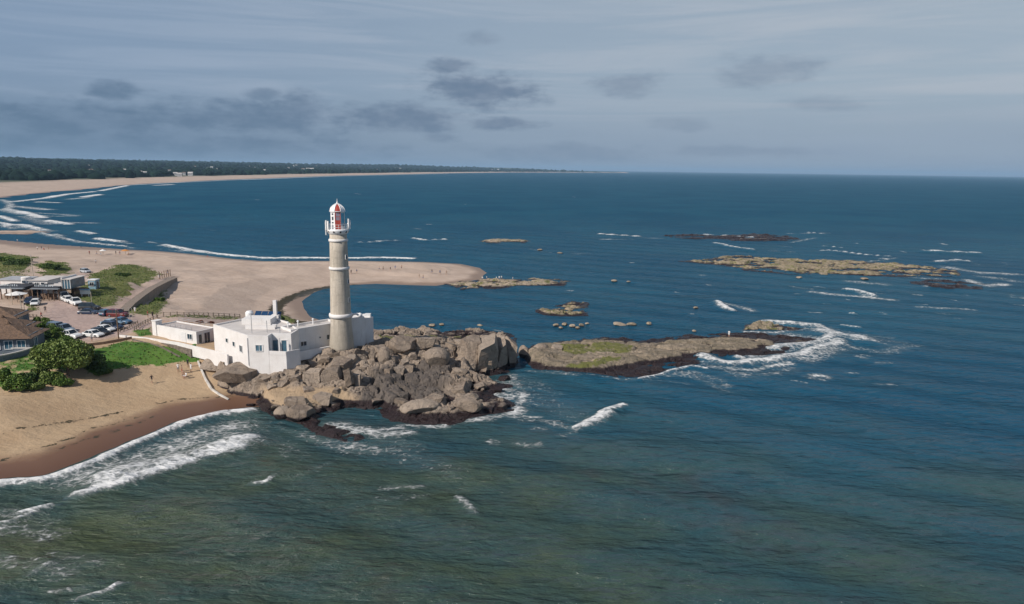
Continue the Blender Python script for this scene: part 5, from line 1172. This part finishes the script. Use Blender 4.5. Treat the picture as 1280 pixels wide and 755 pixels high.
# far houses ---------------------------------------------------------
HOUSES = []
def far_house(px, w_, h_, d_extra, label, k):
    # stands on the hillside at that bearing, a given distance behind the beach
    r = ray(px, 215); a = math.atan2(r[0], r[1])
    for D0 in np.arange(900, 9000, 12.0):
        x_, y_ = D0 * math.sin(a), D0 * math.cos(a)
        if float(sdf(COAST, np.array([x_]), np.array([y_]))[0]) > 150 + d_extra * (1 + D0 / 2500): break
    z_ = H(x_, y_); HOUSES.append((a, D0, w_ / D0))
    t = thing('far_house', label, 'house', (x_, y_, z_), -a, 'white houses along the far beach')
    mb = MB(); mb.box(-w_ / 2, w_ / 2, -w_ * .35, w_ * .35, -3, h_); mb.build('wall', W_WHITE, t)
    mb = MB(); e = .6; mb.add([(-w_ / 2 - e, -w_ * .35 - e, h_), (w_ / 2 + e, -w_ * .35 - e, h_), (w_ / 2 + e, w_ * .35 + e, h_), (-w_ / 2 - e, w_ * .35 + e, h_), (-w_ / 2 - e, 0, h_ + w_ * .2), (w_ / 2 + e, 0, h_ + w_ * .2)],
                        [(0, 1, 5, 4), (2, 3, 4, 5), (0, 4, 3), (1, 2, 5), (0, 3, 2, 1)]); mb.build('roof', W_ROOF if k % 3 else mat('brown_roof', (0.22, 0.15, 0.12), .9, .2, .3), t)
    for j in range(3): window(t, -w_ * .3 + j * w_ * .3, -w_ * .35, h_ * .35, -math.pi / 2, w_ * .12, h_ * .35, mull=0, fw=.2)
FHL = [(62, 250), (66, 120), (111, 400), (114, 260), (123, 210), (155, 220), (161, 225), (176, 150), (181, 90), (212, 210), (219, 40), (224, 10), (230, 60), (237, 25), (238, 40), (244, 360), (265, 325), (270, 215), (313, 360), (318, 270), (330, 120), (336, 120), (341, 280), (356, 380), (361, 260), (367, 390), (371, 390), (379, 190), (385, 190), (390, 180), (396, 420), (470, 120), (500, 190), (615, 260), (622, 210)]
for k, (px, de) in enumerate(FHL):
    big = 218 <= px <= 240
    far_house(px, (9 + k % 3 * 2 if big else 8 + (k * 37 % 6)) * (1 + max(0, px - 240) / 220), (8.0 if big else 6.5 + (k * 13 % 3)) * (1 + max(0, px - 240) / 300), de, 'large pale house in the cluster where the woods meet the far beach' if big else 'small white house with a pale roof among the woods behind the far beach' if k % 3 else 'small white house with a brown roof among the woods behind the far beach', k)

# far woods: one mass on the hills
ico = bmesh.new(); bmesh.ops.create_icosphere(ico, subdivisions=1, radius=1.0); IV = np.array([v.co[:] for v in ico.verts]); IF = np.array([[v.index for v in f.verts] for f in ico.faces]); ico.free()
r_ = np.random.RandomState(9); NB = 9500
Dd = 1350 + 9500 * r_.random_sample(NB * 3) ** 1.9; aa = r_.uniform(-.78, .13, NB * 3)
fx = Dd * np.tan(aa); fy = Dd
hz_, fd = land_height(fx, fy)
ok = (fd > 165 + 40 * r_.random_sample(len(fd))) & (fbm(fx / 260, fy / 260, 88, 3) > -.16)
for ha, hD, hw_ in HOUSES:
    ok &= ~((np.abs(np.arctan2(fx, fy) - ha) < hw_ * .6 + 14.0 / hD) & (np.hypot(fx, fy) < hD + 16) & (np.hypot(fx, fy) > hD - 260))
fx, fy, hz_, Dd = fx[ok][:NB], fy[ok][:NB], hz_[ok][:NB], Dd[ok][:NB]; n = len(fx)
sz = r_.uniform(5, 11, n) * (1 + Dd / 9000)
sc3 = np.stack([sz * r_.uniform(.8, 1.6, n), sz * r_.uniform(.8, 1.4, n), sz * r_.uniform(.6, 1.15, n)], 1)
V = IV[None] * (1 + r_.uniform(-.28, .28, (n, len(IV), 1))) * sc3[:, None, :] + np.stack([fx, fy, hz_ + sz * .35], 1)[:, None, :]
FF = (IF[None] + (np.arange(n) * len(IV))[:, None, None]).reshape(-1, 3)
me = bpy.data.meshes.new('far_woods'); me.vertices.add(n * len(IV)); me.vertices.foreach_set('co', V.astype(np.float32).ravel())
me.loops.add(FF.size); me.loops.foreach_set('vertex_index', FF.ravel().astype(np.int32)); me.polygons.add(len(FF)); me.polygons.foreach_set('loop_start', np.arange(len(FF), dtype=np.int32) * 3); me.update(calc_edges=True)
wm, nt, b = new_mat('far_foliage'); c = nt.mix(nt.rng(nt.noise(nt.pos(), 0.02, 4, .6), .35, .65), (0.003, 0.012, 0.010), (0.010, 0.026, 0.016)); nt.link(c, b.inputs['Base Color']); b.inputs['Roughness'].default_value = .9; b.inputs['Specular IOR Level'].default_value = .1
me.materials.append(wm); fw = bpy.data.objects.new('far_woods', me); col.objects.link(fw); fw['kind'] = 'stuff'; tag(fw, 'dark woods covering the low hills behind the far beach', 'woods')

# ------------------------------------------------------------------ boardwalk, fences, poles
bwp = [(153, 389, 5.7), (163, 379, 6.1), (176, 369, 6.2), (190, 359.5, 6.0), (205, 352, 5.4), (217, 347, 4.6)]
bw = [Vector((*G(a, b_, c_), c_)) for a, b_, c_ in bwp]; o0 = bw[0]
bt = thing('boardwalk', 'raised timber boardwalk on posts leading over the dune hollow to the beach', 'boardwalk', (o0.x, o0.y, 0))
for a, b_ in zip(bw[:-1], bw[1:]):
    d = (b_ - a); L = math.hypot(d.x, d.y); n = max(1, int(L / .6)); nx, ny = -d.y / L, d.x / L
    for k in range(n):
        p = a + d * ((k + .04) / n) - Vector((o0.x, o0.y, 0)); q = a + d * ((k + .96) / n) - Vector((o0.x, o0.y, 0)); mb = MB()
        mb.add([(p.x - nx * 1.1, p.y - ny * 1.1, p.z), (q.x - nx * 1.1, q.y - ny * 1.1, q.z), (q.x + nx * 1.1, q.y + ny * 1.1, q.z), (p.x + nx * 1.1, p.y + ny * 1.1, p.z),
                (p.x - nx * 1.1, p.y - ny * 1.1, p.z - .08), (q.x - nx * 1.1, q.y - ny * 1.1, q.z - .08), (q.x + nx * 1.1, q.y + ny * 1.1, q.z - .08), (p.x + nx * 1.1, p.y + ny * 1.1, p.z - .08)],
               [(0, 1, 2, 3), (7, 6, 5, 4), (0, 4, 5, 1), (1, 5, 6, 2), (2, 6, 7, 3), (3, 7, 4, 0)]); mb.build('plank', WOOD, bt)
    mb = MB(); pa = a - Vector((o0.x, o0.y, 0)); pb = b_ - Vector((o0.x, o0.y, 0))
    for s in (-1, 1):
        mb.wall((pa.x + nx * s * 1.0, pa.y + ny * s * 1.0), (pb.x + nx * s * 1.0, pb.y + ny * s * 1.0), min(pa.z - .75, H(a.x, a.y) - .3) if s < 0 else pa.z - .75, pa.z - .09, .12, min(pb.z - .75, H(b_.x, b_.y) - .3) if s < 0 else pb.z - .75, pb.z - .09)
    mb.build('beam', WOOD, bt)
    for k in range(max(1, int(L / 2.8))):
        p = a + d * (k / max(1, int(L / 2.8))); gz0 = H(p.x, p.y)
        for s in (-1, 1):
            mb = MB(); x_, y_ = p.x + nx * s * 1.0 - o0.x, p.y + ny * s * 1.0 - o0.y; mb.box(x_ - .1, x_ + .1, y_ - .1, y_ + .1, gz0 - .4, p.z + .05); mb.build('post', WOOD, bt)
mb = MB(); mb.box(-.2, .5, -.9, -.2, 3.5, 6.4); mb.build('end_block', CONC, bt)
def post_fence(label, pts, n, hgt, m, rails=2, name='wooden_fence'):
    ps = [GG(*q) for q in pts]; o = ps[0]; t = thing(name, label, 'fence', o); segs = []
    tot = sum((b_ - a).length for a, b_ in zip(ps[:-1], ps[1:])); P_ = []
    for i in range(n + 1):
        s = tot * i / n
        for a, b_ in zip(ps[:-1], ps[1:]):
            L = (b_ - a).length
            if s <= L + 1e-6: q = a + (b_ - a) * (s / L); break
            s -= L
        P_.append(Vector((q.x, q.y, H(q.x, q.y))))
    for q in P_:
        mb = MB(); v = q - o; mb.box(v.x - .09, v.x + .09, v.y - .09, v.y + .09, v.z - .4, v.z + hgt * random.uniform(.92, 1.06)); mb.build('post', m, t)
    for a, b_ in zip(P_[:-1], P_[1:]):
        for k in range(rails):
            mb = MB(); z_ = hgt * (.45 + .42 * k); mb.tube(a - o + Vector((0, 0, z_)), b_ - o + Vector((0, 0, z_)), .05, n=5); mb.build('rail', m, t)
post_fence('wooden post and rail fence along the sand behind the gatehouse', [(196, 397), (230, 396.5), (265, 396.5), (300, 398)], 15, 1.2, WOOD)
post_fence('low post and rail fence round the end of the car park', [(168, 414), (178, 407), (190, 401), (197, 398)], 9, .9, WOOD)
post_fence('low wooden fence in front of the parked sedans', [(150, 416), (160, 412), (172, 405)], 7, .8, WOOD)
post_fence('leaning driftwood fence at the top of the beach stairs', [(200, 349), (207, 346.5), (213, 345)], 5, 2.2, BROWN, 1)
post_fence('rail fence between the thatched houses and the bar', [(22, 395), (34, 396), (46, 398)], 6, .9, WOOD)
def pole(label, px, py, ptop, m, r=.11, lamp=False):
    p = GG(px, py); k = pxm(*p); h_ = (py - ptop) / k / .95
    t = thing('pole', label, 'pole', p, 0, 'poles round the car park'); mb = MB(); mb.tube((0, 0, -.5), (0, 0, h_), r, r * .7, 8); mb.build('shaft', m, t)
    mb = MB(); mb.lathe([(r * .9, h_), (r * .9, h_ + .1), (.02, h_ + .18)], 8); mb.build('cap', STEEL, t)
    if lamp: mb = MB(); mb.tube((0, 0, h_ - .1), (.9, 0, h_ + .1), .04); mb.box(.6, 1.2, -.12, .12, h_ + .06, h_ + .18); mb.build('lamp_arm', STEEL, t)
PALE = mat('pale_timber', (0.46, 0.40, 0.32), .8, .15, 2)
for q in [('tall brown pole at the end of the white boundary wall', 148.5, 424, 393, BROWN, .14), ('pale thin pole beside the navy car', 115.5, 386, 369, PALE, .09), ('pale pole next to the plank fence and parked van', 88, 373, 358, PALE, .09), ('pale pole standing on the club roof side dune', 42, 350, 326, PALE, .12),
          ('thin pale pole in front of the dark bar', 15.5, 381, 364, PALE, .08), ('pale pole by the low thatched roof', 28, 396, 374, PALE, .09), ('slanting companion of the pole by the low thatched roof', 32, 400, 378, PALE, .09), ('short pale pole behind the blue sedan', 162.5, 402, 388, PALE, .07), ('short pale pole nearest the boardwalk', 166, 400, 388, PALE, .07)]: pole(*q)

p = GG(118, 361); t = thing('ticket_kiosk', 'small pale blue kiosk standing on the grass by the sandy path', 'kiosk', p)
KB = mat('kiosk_blue', (0.20, 0.33, 0.42), .5, .1, 1); mb = MB(); mb.box(-1, 1, -1, 1, -.3, 2.5); mb.build('booth', KB, t); mb = MB(); mb.box(-1.15, 1.15, -1.15, 1.15, 2.5, 2.7); mb.build('roof', WPAINT, t); window(t, 0, -1, 1.0, -math.pi / 2, 1.0, 1.0); window(t, 1, 0, .1, 0, .8, 2.0, mull=0, name='door')
p = GG(107, 372); t = thing('notice_board', 'white notice board on two legs at the edge of the car park', 'sign', p); mb = MB(); mb.box(-1.3, 1.3, -.06, .06, .9, 2.0); mb.build('board', WPAINT, t)
for s in (-.9, .9): mb = MB(); mb.box(s - .07, s + .07, -.05, .05, -.3, .895); mb.build('leg', WPAINT, t)
mb = MB(); mb.add([(-1.4, -.35, 2.0), (1.4, -.35, 2.0), (1.4, .35, 2.0), (-1.4, .35, 2.0), (-1.4, 0, 2.3), (1.4, 0, 2.3)], [(0, 1, 5, 4), (2, 3, 4, 5), (0, 4, 3), (1, 2, 5), (0, 3, 2, 1)]); mb.build('cap', KB, t)
def parasol(label, p, m, r=1.9, h_=2.5):
    t = thing('parasol', label, 'parasol', p); mb = MB(); mb.tube((0, 0, -.3), (0, 0, h_), .05); mb.build('pole', WOOD, t)
    for k in range(8):
        mb = MB(); a = 2 * math.pi * k / 8; b_ = a + 2 * math.pi / 8; mb.add([(0, 0, h_ + .1), (r * math.cos(a), r * math.sin(a), h_ - .55), (r * math.cos(b_), r * math.sin(b_), h_ - .55), (0, 0, h_ + .06), (r * math.cos(a), r * math.sin(a), h_ - .59), (r * math.cos(b_), r * math.sin(b_), h_ - .59)], [(0, 1, 2), (5, 4, 3), (1, 4, 5, 2)]); mb.build('canopy_panel', m, t)
parasol('white parasol in front of the dark bar', GG(22, 378), mat('canvas_white', (0.75, 0.73, 0.70), .9, .05, 2), 2.4, 2.7)
parasol('orange beach parasol on the bay sand', GG(157, 318), mat('canvas_orange', (0.55, 0.22, 0.06), .9, .1, 2), 1.6, 2.1)
parasol('white beach parasol standing alone on the bay sand', GG(129, 318), MATS['canvas_white'], 1.3, 2.1)

# ------------------------------------------------------------------ cars
TYRE = mat('tyre_rubber', (0.02, 0.02, 0.02), .8, .2, 3); RIM = mat('wheel_rim', (0.4, 0.4, 0.42), .35, .1, 3, metal=.8); CARG = mat('car_glass', (0.02, 0.03, 0.04), .06, .2, 1, spec=.8)
HEADL = mat('headlight_glass', (0.6, 0.6, 0.58), .15, .1, 3); TAILL = mat('tail_light', (0.35, 0.02, 0.02), .3, .1, 3); TRIM = mat('black_plastic', (0.03, 0.03, 0.032), .6, .2, 3)
def paint(name, c): return mat('car_paint_' + name, c, .28, .04, .6, spec=.6)
def loft(mb, secs, mi=0):
    n = len(secs[0]); vs = [p for s in secs for p in s]
    fs = [(i * n + j, (i + 1) * n + j, (i + 1) * n + (j + 1) % n, i * n + (j + 1) % n) for i in range(len(secs) - 1) for j in range(n)]
    fs += [tuple(range(n)), tuple(range((len(secs) - 1) * n, len(secs) * n))[::-1]]; mb.add(vs, fs, mi)
def car(label, px, py, hd, kind, c, name='parked_car'):
    p = GG(px, py); t = thing(name, label, 'car', (p.x, p.y, p.z + .02), math.radians(hd), 'cars parked round the car park')
    M_ = paint(*c); L, W, hood, roof = {'sedan': (4.4, 1.78, .92, 1.45), 'hatch': (3.9, 1.72, .95, 1.5), 'suv': (4.6, 1.88, 1.08, 1.78), 'pickup': (5.1, 1.88, 1.08, 1.78), 'van': (4.9, 1.95, 1.15, 2.15)}[kind]
    hw = W / 2
    def sec(x_, zb, zt, w_): return [(x_, -w_, zb), (x_, -w_, zt * .72 + zb * .28), (x_, -w_ * .93, zt - .06), (x_, -w_ * .8, zt), (x_, w_ * .8, zt), (x_, w_ * .93, zt - .06), (x_, w_, zt * .72 + zb * .28), (x_, w_, zb)]
    st = [(-.5, .38, hood * .82, .84), (-.48, .28, hood * .96, .93), (-.36, .24, hood * 1.0, 1), (0, .24, hood * 1.0, 1), (.22, .24, hood * 1.0, 1), (.40, .26, hood * .92, .98), (.47, .28, hood * .80, .92), (.5, .36, hood * .66, .82)]
    mb = MB(); loft(mb, [sec(f * L, zb, zt, hw * w_) for f, zb, zt, w_ in st]); bd = mb.build('body', M_, t, smooth=False)
    x0, x1, x2, x3 = {'sedan': (-.36, -.22, .06, .22), 'hatch': (-.47, -.40, .08, .25), 'suv': (-.48, -.43, .10, .24), 'pickup': (-.12, -.07, .12, .25), 'van': (-.49, -.47, .22, .36)}[kind]
    def gs(x_, z_, w_): return [(x_ * L, -w_, z_), (x_ * L, w_, z_)]
    mb = MB(); zb = hood - .02; zr = roof - .07; wb = hw * .93; wt = hw * .76
    vs = [(x0 * L, -wb, zb), (x3 * L, -wb, zb), (x3 * L, wb, zb), (x0 * L, wb, zb), (x1 * L, -wt, zr), (x2 * L, -wt, zr), (x2 * L, wt, zr), (x1 * L, wt, zr)]
    mb.add(vs, [(0, 3, 2, 1), (4, 5, 6, 7), (0, 1, 5, 4), (1, 2, 6, 5), (2, 3, 7, 6), (3, 0, 4, 7)]); mb.build('windows', CARG, t)
    mb = MB(); mb.add([(x1 * L - .04, -wt - .02, zr), (x2 * L + .04, -wt - .02, zr), (x2 * L + .04, wt + .02, zr), (x1 * L - .04, wt + .02, zr), (x1 * L + .12, -wt * .85, roof), (x2 * L - .12, -wt * .85, roof), (x2 * L - .12, wt * .85, roof), (x1 * L + .12, wt * .85, roof)],
                      [(0, 3, 2, 1), (4, 5, 6, 7), (0, 1, 5, 4), (1, 2, 6, 5), (2, 3, 7, 6), (3, 0, 4, 7)]); mb.build('roof', M_, t)
    for s in (-1, 1):
        for (xa, xb) in ((x0, x1), (x3, x2), ((x0 + x3) / 2, (x1 + x2) / 2)):
            mb = MB(); mb.tube((xa * L, s * (wb + .005), zb), (xb * L, s * (wt + .005), zr + .02), .045, n=5); mb.build('pillar', M_, t)
    if kind == 'pickup': mb = MB(); mb.box(-.46 * L, -.14 * L, -hw * .78, hw * .78, hood - .02, hood + .015); mb.build('load_bed', TRIM, t)
    if kind == 'van':
        mb = MB(); mb.box(-.47 * L, 0, -hw * .955, hw * .955, hood + .1, roof - .12); mb.build('cargo_side', M_, t)
    for fx_ in (-.31, .31):
        for s in (-1, 1):
            mb = MB(); mb.tube((fx_ * L, s * (hw - .2), .33), (fx_ * L, s * (hw + .015), .33), .33, n=16); wl = mb.build('wheel', TYRE, t)
            mb = MB(); mb.tube((fx_ * L, s * (hw + .016), .33), (fx_ * L, s * (hw + .03), .33), .2, n=12); mb.build('rim', RIM, wl)
    for s in (-1, 1):
        mb = MB(); mb.box(.468 * L, .492 * L, s * hw * .62 - .18, s * hw * .62 + .18, hood * .60, hood * .74); mb.build('headlight', HEADL, t)
        mb = MB(); mb.box(-.502 * L, -.48 * L, s * hw * .68 - .13, s * hw * .68 + .13, hood * .62, hood * .84); mb.build('tail_light', TAILL, t)
        mb = MB(); mb.box(x3 * L - .35, x3 * L - .2, s * (hw + .08) - .09, s * (hw + .08) + .09, hood + .02, hood + .16); mb.build('mirror', M_, t)
    mb = MB(); mb.box(.47 * L, .505 * L, -hw * .8, hw * .8, .3, .48); mb.build('bumper', TRIM, t); mb = MB(); mb.box(-.505 * L, -.47 * L, -hw * .8, hw * .8, .3, .48); mb.build('bumper', TRIM, t)
WH = ('white', (0.75, 0.75, 0.74)); SV = ('silver', (0.42, 0.45, 0.48)); NV = ('navy', (0.02, 0.035, 0.075)); BL = ('blue', (0.06, 0.13, 0.22)); RD = ('dark_red', (0.13, 0.02, 0.02)); BK = ('black', (0.02, 0.022, 0.026)); GB = ('grey_blue', (0.13, 0.18, 0.24)); PB = ('pale_blue', (0.30, 0.42, 0.50))
for q in [('tall white van parked by the beach club wall', 79.5, 374.5, -42, 'van', WH), ('white hatchback between the van and the pickup', 86, 377.5, -42, 'hatch', WH), ('white pickup with a grey bed, third after the van', 94.5, 380.5, -42, 'pickup', WH), ('navy sedan standing out in the car park', 111, 393, 4, 'sedan', NV), ('black estate close behind the navy sedan', 112, 387.5, 4, 'suv', BK),
          ('dark red off-roader parked below the boardwalk end', 147.5, 396, -6, 'suv', RD), ('blue hatchback beside the dark red off-roader', 134, 394, 80, 'hatch', BL), ('blue sedan behind the pale blue one', 152.5, 404.5, -14, 'sedan', BL), ('pale blue sedan next to a darker blue sedan', 139.5, 407, -14, 'sedan', PB), ('white sedan nearest the retaining edge', 117, 421, -16, 'sedan', WH),
          ('black car parked between two white sedans', 126, 418.5, -16, 'hatch', BK), ('white sedan with a dark car on either side', 131.5, 414.5, -16, 'sedan', WH), ('dark navy estate next to the fence posts', 141, 412, -16, 'suv', NV), ('grey blue car beside the hedge', 72.5, 413, -22, 'suv', GB), ('grey blue pickup half hidden behind the white pickup', 80, 415, -22, 'pickup', GB), ('small white pickup at the hedge end', 87, 422.5, -16, 'pickup', WH),
          ('white hatchback in front of the bar', 44.5, 381.5, -64, 'hatch', WH), ('black hatchback tucked behind the white one at the bar', 36.5, 379.5, -64, 'hatch', NV), ('grey car far up the sandy path to the bay', 107, 341, -30, 'hatch', SV)]: car(*q)

# ------------------------------------------------------------------ people
def person_mesh(seed, pose):
    """one continuous skinned figure, 1.72 m tall"""
    r = random.Random(seed); sit = pose == 'sit'; walk = pose == 'walk'
    dz = -.42 if sit else 0
    J = {'pel': (0, 0, .95 + dz), 'spine': (0, .0, 1.15 + dz), 'chest': (0, 0, 1.35 + dz), 'neck': (0, .01, 1.48 + dz), 'head': (0, -.01, 1.58 + dz), 'top': (0, -.01, 1.70 + dz)}
    E_ = [('pel', 'spine'), ('spine', 'chest'), ('chest', 'neck'), ('neck', 'head'), ('head', 'top')]
    R_ = {'pel': (.15, .11), 'spine': (.125, .095), 'chest': (.155, .105), 'neck': (.055, .055), 'head': (.085, .095), 'top': (.06, .065)}
    for s, n in ((-1, 'l'), (1, 'r')):
        sw = s * (.22 if walk else .03)
        J['sh' + n] = (s * .19, 0, 1.42 + dz); J['el' + n] = (s * .27, -sw * .5, 1.14 + dz); J['wr' + n] = (s * .27, -.12 - sw * .8, .90 + dz); J['ha' + n] = (s * .26, -.16 - sw, .80 + dz)
        J['hi' + n] = (s * .095, 0, .90 + dz)
        if sit: J['kn' + n] = (s * .14, -.42, .62); J['an' + n] = (s * .13, -.40, .10); J['to' + n] = (s * .13, -.56, .05)
        else: J['kn' + n] = (s * .10, sw - .02, .50); J['an' + n] = (s * .105, sw * 1.7 + .03, .09); J['to' + n] = (s * .12, sw * 1.7 - .12, .045)
        E_ += [('chest', 'sh' + n), ('sh' + n, 'el' + n), ('el' + n, 'wr' + n), ('wr' + n, 'ha' + n), ('pel', 'hi' + n), ('hi' + n, 'kn' + n), ('kn' + n, 'an' + n), ('an' + n, 'to' + n)]
        R_.update({'sh' + n: (.062, .062), 'el' + n: (.042, .042), 'wr' + n: (.03, .03), 'ha' + n: (.035, .025), 'hi' + n: (.09, .09), 'kn' + n: (.06, .06), 'an' + n: (.042, .042), 'to' + n: (.04, .03)})
    names = list(J); me = bpy.data.meshes.new('person_base'); me.from_pydata([J[n] for n in names], [(names.index(a), names.index(b_)) for a, b_ in E_], [])
    o = bpy.data.objects.new('tmp', me); col.objects.link(o); sk = o.modifiers.new('skin', 'SKIN'); sv = me.skin_vertices[0].data
    for i, n in enumerate(names): sv[i].radius = R_[n]; sv[i].use_root = (n == 'pel')
    sb_ = o.modifiers.new('sub', 'SUBSURF'); sb_.levels = 1; sb_.render_levels = 1
    dg = bpy.context.evaluated_depsgraph_get(); out = bpy.data.meshes.new_from_object(o.evaluated_get(dg)); bpy.data.objects.remove(o); bpy.data.meshes.remove(me)
    out.name = 'person'; return out, dz
SKIN = mat('skin', (0.42, 0.26, 0.18), .6, .1, 3); HAIR = mat('hair', (0.04, 0.025, 0.018), .7, .2, 5)
POSES = {k: person_mesh(i, k) for i, k in enumerate(('stand', 'walk', 'sit'))}
PM = {}
def person_variant(pose, top, bottom):
    key = (pose, top, bottom)
    if key in PM: return PM[key]
    src, dz = POSES[pose]; me = src.copy(); me.name = 'person'
    cols = {'white': (0.75, 0.74, 0.73), 'dark': (0.03, 0.03, 0.04), 'blue': (0.06, 0.12, 0.28), 'red': (0.40, 0.05, 0.04), 'tan': (0.35, 0.27, 0.2), 'skin': None, 'grey': (.2, .2, .22)}
    cm_ = lambda n: SKIN if n == 'skin' else mat('cloth_' + n, cols[n], .9, .1, 3)
    for m_ in (SKIN, cm_(top), cm_(bottom), HAIR): me.materials.append(m_)
    idx = []
    for f in me.polygons:
        c = f.center; z_ = c.z - dz
        if z_ > 1.60 or (z_ > 1.54 and c.y > .02): i = 3
        elif z_ > 1.47: i = 0
        elif z_ > .93 and abs(c.x) < .30 and not (abs(c.x) > .22 and z_ < 1.2): i = 1
        elif abs(c.x) > .22 and z_ > .7: i = 0
        elif (z_ > .55 if pose != 'sit' else c.z > .38): i = 2
        else: i = 0
        idx.append(i)
    me.polygons.foreach_set('material_index', idx); me.polygons.foreach_set('use_smooth', [True] * len(idx)); PM[key] = me
    return me
def person(label, px, py, pose, top, bottom, rz, group, zz=None):
    p = GG(px, py) if zz is None else Vector((*G(px, py, zz), zz))
    o = bpy.data.objects.new('person', person_variant(pose, top, bottom)); col.objects.link(o); o.location = p; o.rotation_euler = (0, 0, rz)
    if pose == 'sit': o.location.z -= .02
    tag(o, label, 'person', group)
BG = 'people on the sandy beach below the gatehouse'
person('person in a dark top walking alone across the beach', 190, 479.5, 'walk', 'dark', 'tan', 1.0, BG)
person('person in a white shirt standing at the end of the beach group', 223, 465, 'stand', 'white', 'grey', .4, BG); person('person in red shorts beside the one in white', 227.5, 467, 'stand', 'skin', 'red', 2.0, BG)
person('person in white standing nearest the curb', 239, 465, 'stand', 'white', 'white', 2.6, BG); person('person in dark clothes standing behind the beach group', 235, 459, 'stand', 'dark', 'dark', 3.6, BG); person('person with bare back sitting on the sand with the group', 229.5, 471, 'sit', 'skin', 'blue', .2, BG); person('person in a pale top sitting lowest of the beach group', 233, 473, 'sit', 'white', 'red', 5.6, BG)
for i, (px, py) in enumerate([(439, 342.5), (446, 342), (474, 338), (479, 338), (488, 339), (494, 337), (502, 336.5), (524, 348), (540, 342), (550, 343), (558, 343.5), (529, 349)]):
    person({'dark': 'person in a dark top', 'blue': 'person in a blue top', 'skin': 'bare chested person', 'tan': 'person in a tan top'}[('dark', 'blue', 'skin', 'tan')[i % 4]] + ' strolling on the sand spit', px, py, ('walk', 'stand')[i % 2], ('dark', 'blue', 'skin', 'tan')[i % 4], ('dark', 'tan', 'blue')[i % 3], i * 1.1, 'people strolling on the sand spit')
for i, (px, py) in enumerate([(603, 351), (608.5, 350.5), (620.5, 351), (624, 350.5), (627, 350), (641, 351.5)]):
    person('person in white standing on the mossy reef at the end of the spit', px, py, 'stand', 'white', ('dark', 'blue')[i % 2], i * .9, 'people on the mossy reef', .75)
for i, (px, py) in enumerate([(47, 312.5), (52, 312), (55, 313), (61, 312.5), (22, 303), (101, 310.5), (112, 318.5), (121, 319), (126, 319.5), (145, 318.5), (150, 319), (161, 319), (120, 330), (210, 343), (260, 322)]):
    person({'white': 'small figure in white', 'dark': 'small figure in dark clothes', 'red': 'small figure in red', 'skin': 'small bare chested figure'}[('white', 'dark', 'red', 'skin')[i % 4]] + ' on the bay beach beyond the dunes', px, py, ('stand', 'walk', 'sit')[i % 3], ('white', 'dark', 'red', 'skin')[i % 4], ('dark', 'blue', 'tan')[i % 3], i * 1.7, 'people on the bay beach')
person('person in dark clothes walking between the hedge and the bar', 57, 391, 'walk', 'dark', 'dark', .5, 'people round the car park'); person('person in red walking behind the rail fence', 52, 398.5, 'walk', 'red', 'dark', 2, 'people round the car park'); person('person in white beside the white sedan', 115, 427, 'stand', 'white', 'grey', 1, 'people round the car park'); person('person in white at the foot of the boardwalk', 169, 392, 'stand', 'white', 'white', 0, 'people round the car park')
person('person in dark clothes by the path fence', 191, 398, 'stand', 'dark', 'dark', 1, 'people round the car park'); person('person in red by the path fence', 185, 397, 'stand', 'red', 'dark', 2, 'people round the car park'); person('person in white at the boardwalk head', 199, 349, 'stand', 'white', 'white', 2, 'people round the car park')
sg = SFH; sxp, syp = G(911, 421.5, 1.8); zz = float(sg[2][np.searchsorted(sg[1], syp), np.searchsorted(sg[0], sxp)])
person('person in white alone on the long rock shelf', 911, 421.5, 'stand', 'white', 'white', 2.5, None, max(zz, 1.0))

# ------------------------------------------------------------------ haze
hb = MB(); hb.box(-44000, 44000, -44000, 44000, -6, 190)
hm = bpy.data.materials.new('sea_haze'); hm.use_nodes = True; hn = NT(hm.node_tree); hn.n.clear(); ho = hn.new('ShaderNodeOutputMaterial'); pv = hn.new('ShaderNodeVolumePrincipled')
pv.inputs['Color'].default_value = (0.48, 0.73, 1.0, 1); pv.inputs['Density'].default_value = 0.00005; pv.inputs['Anisotropy'].default_value = 0.0; hn.link(pv.outputs[0], ho.inputs['Volume'])
hz = hb.build('haze', hm); hz['kind'] = 'stuff'; tag(hz, 'thin blue haze over the sea and far hills', 'haze')
#@@END
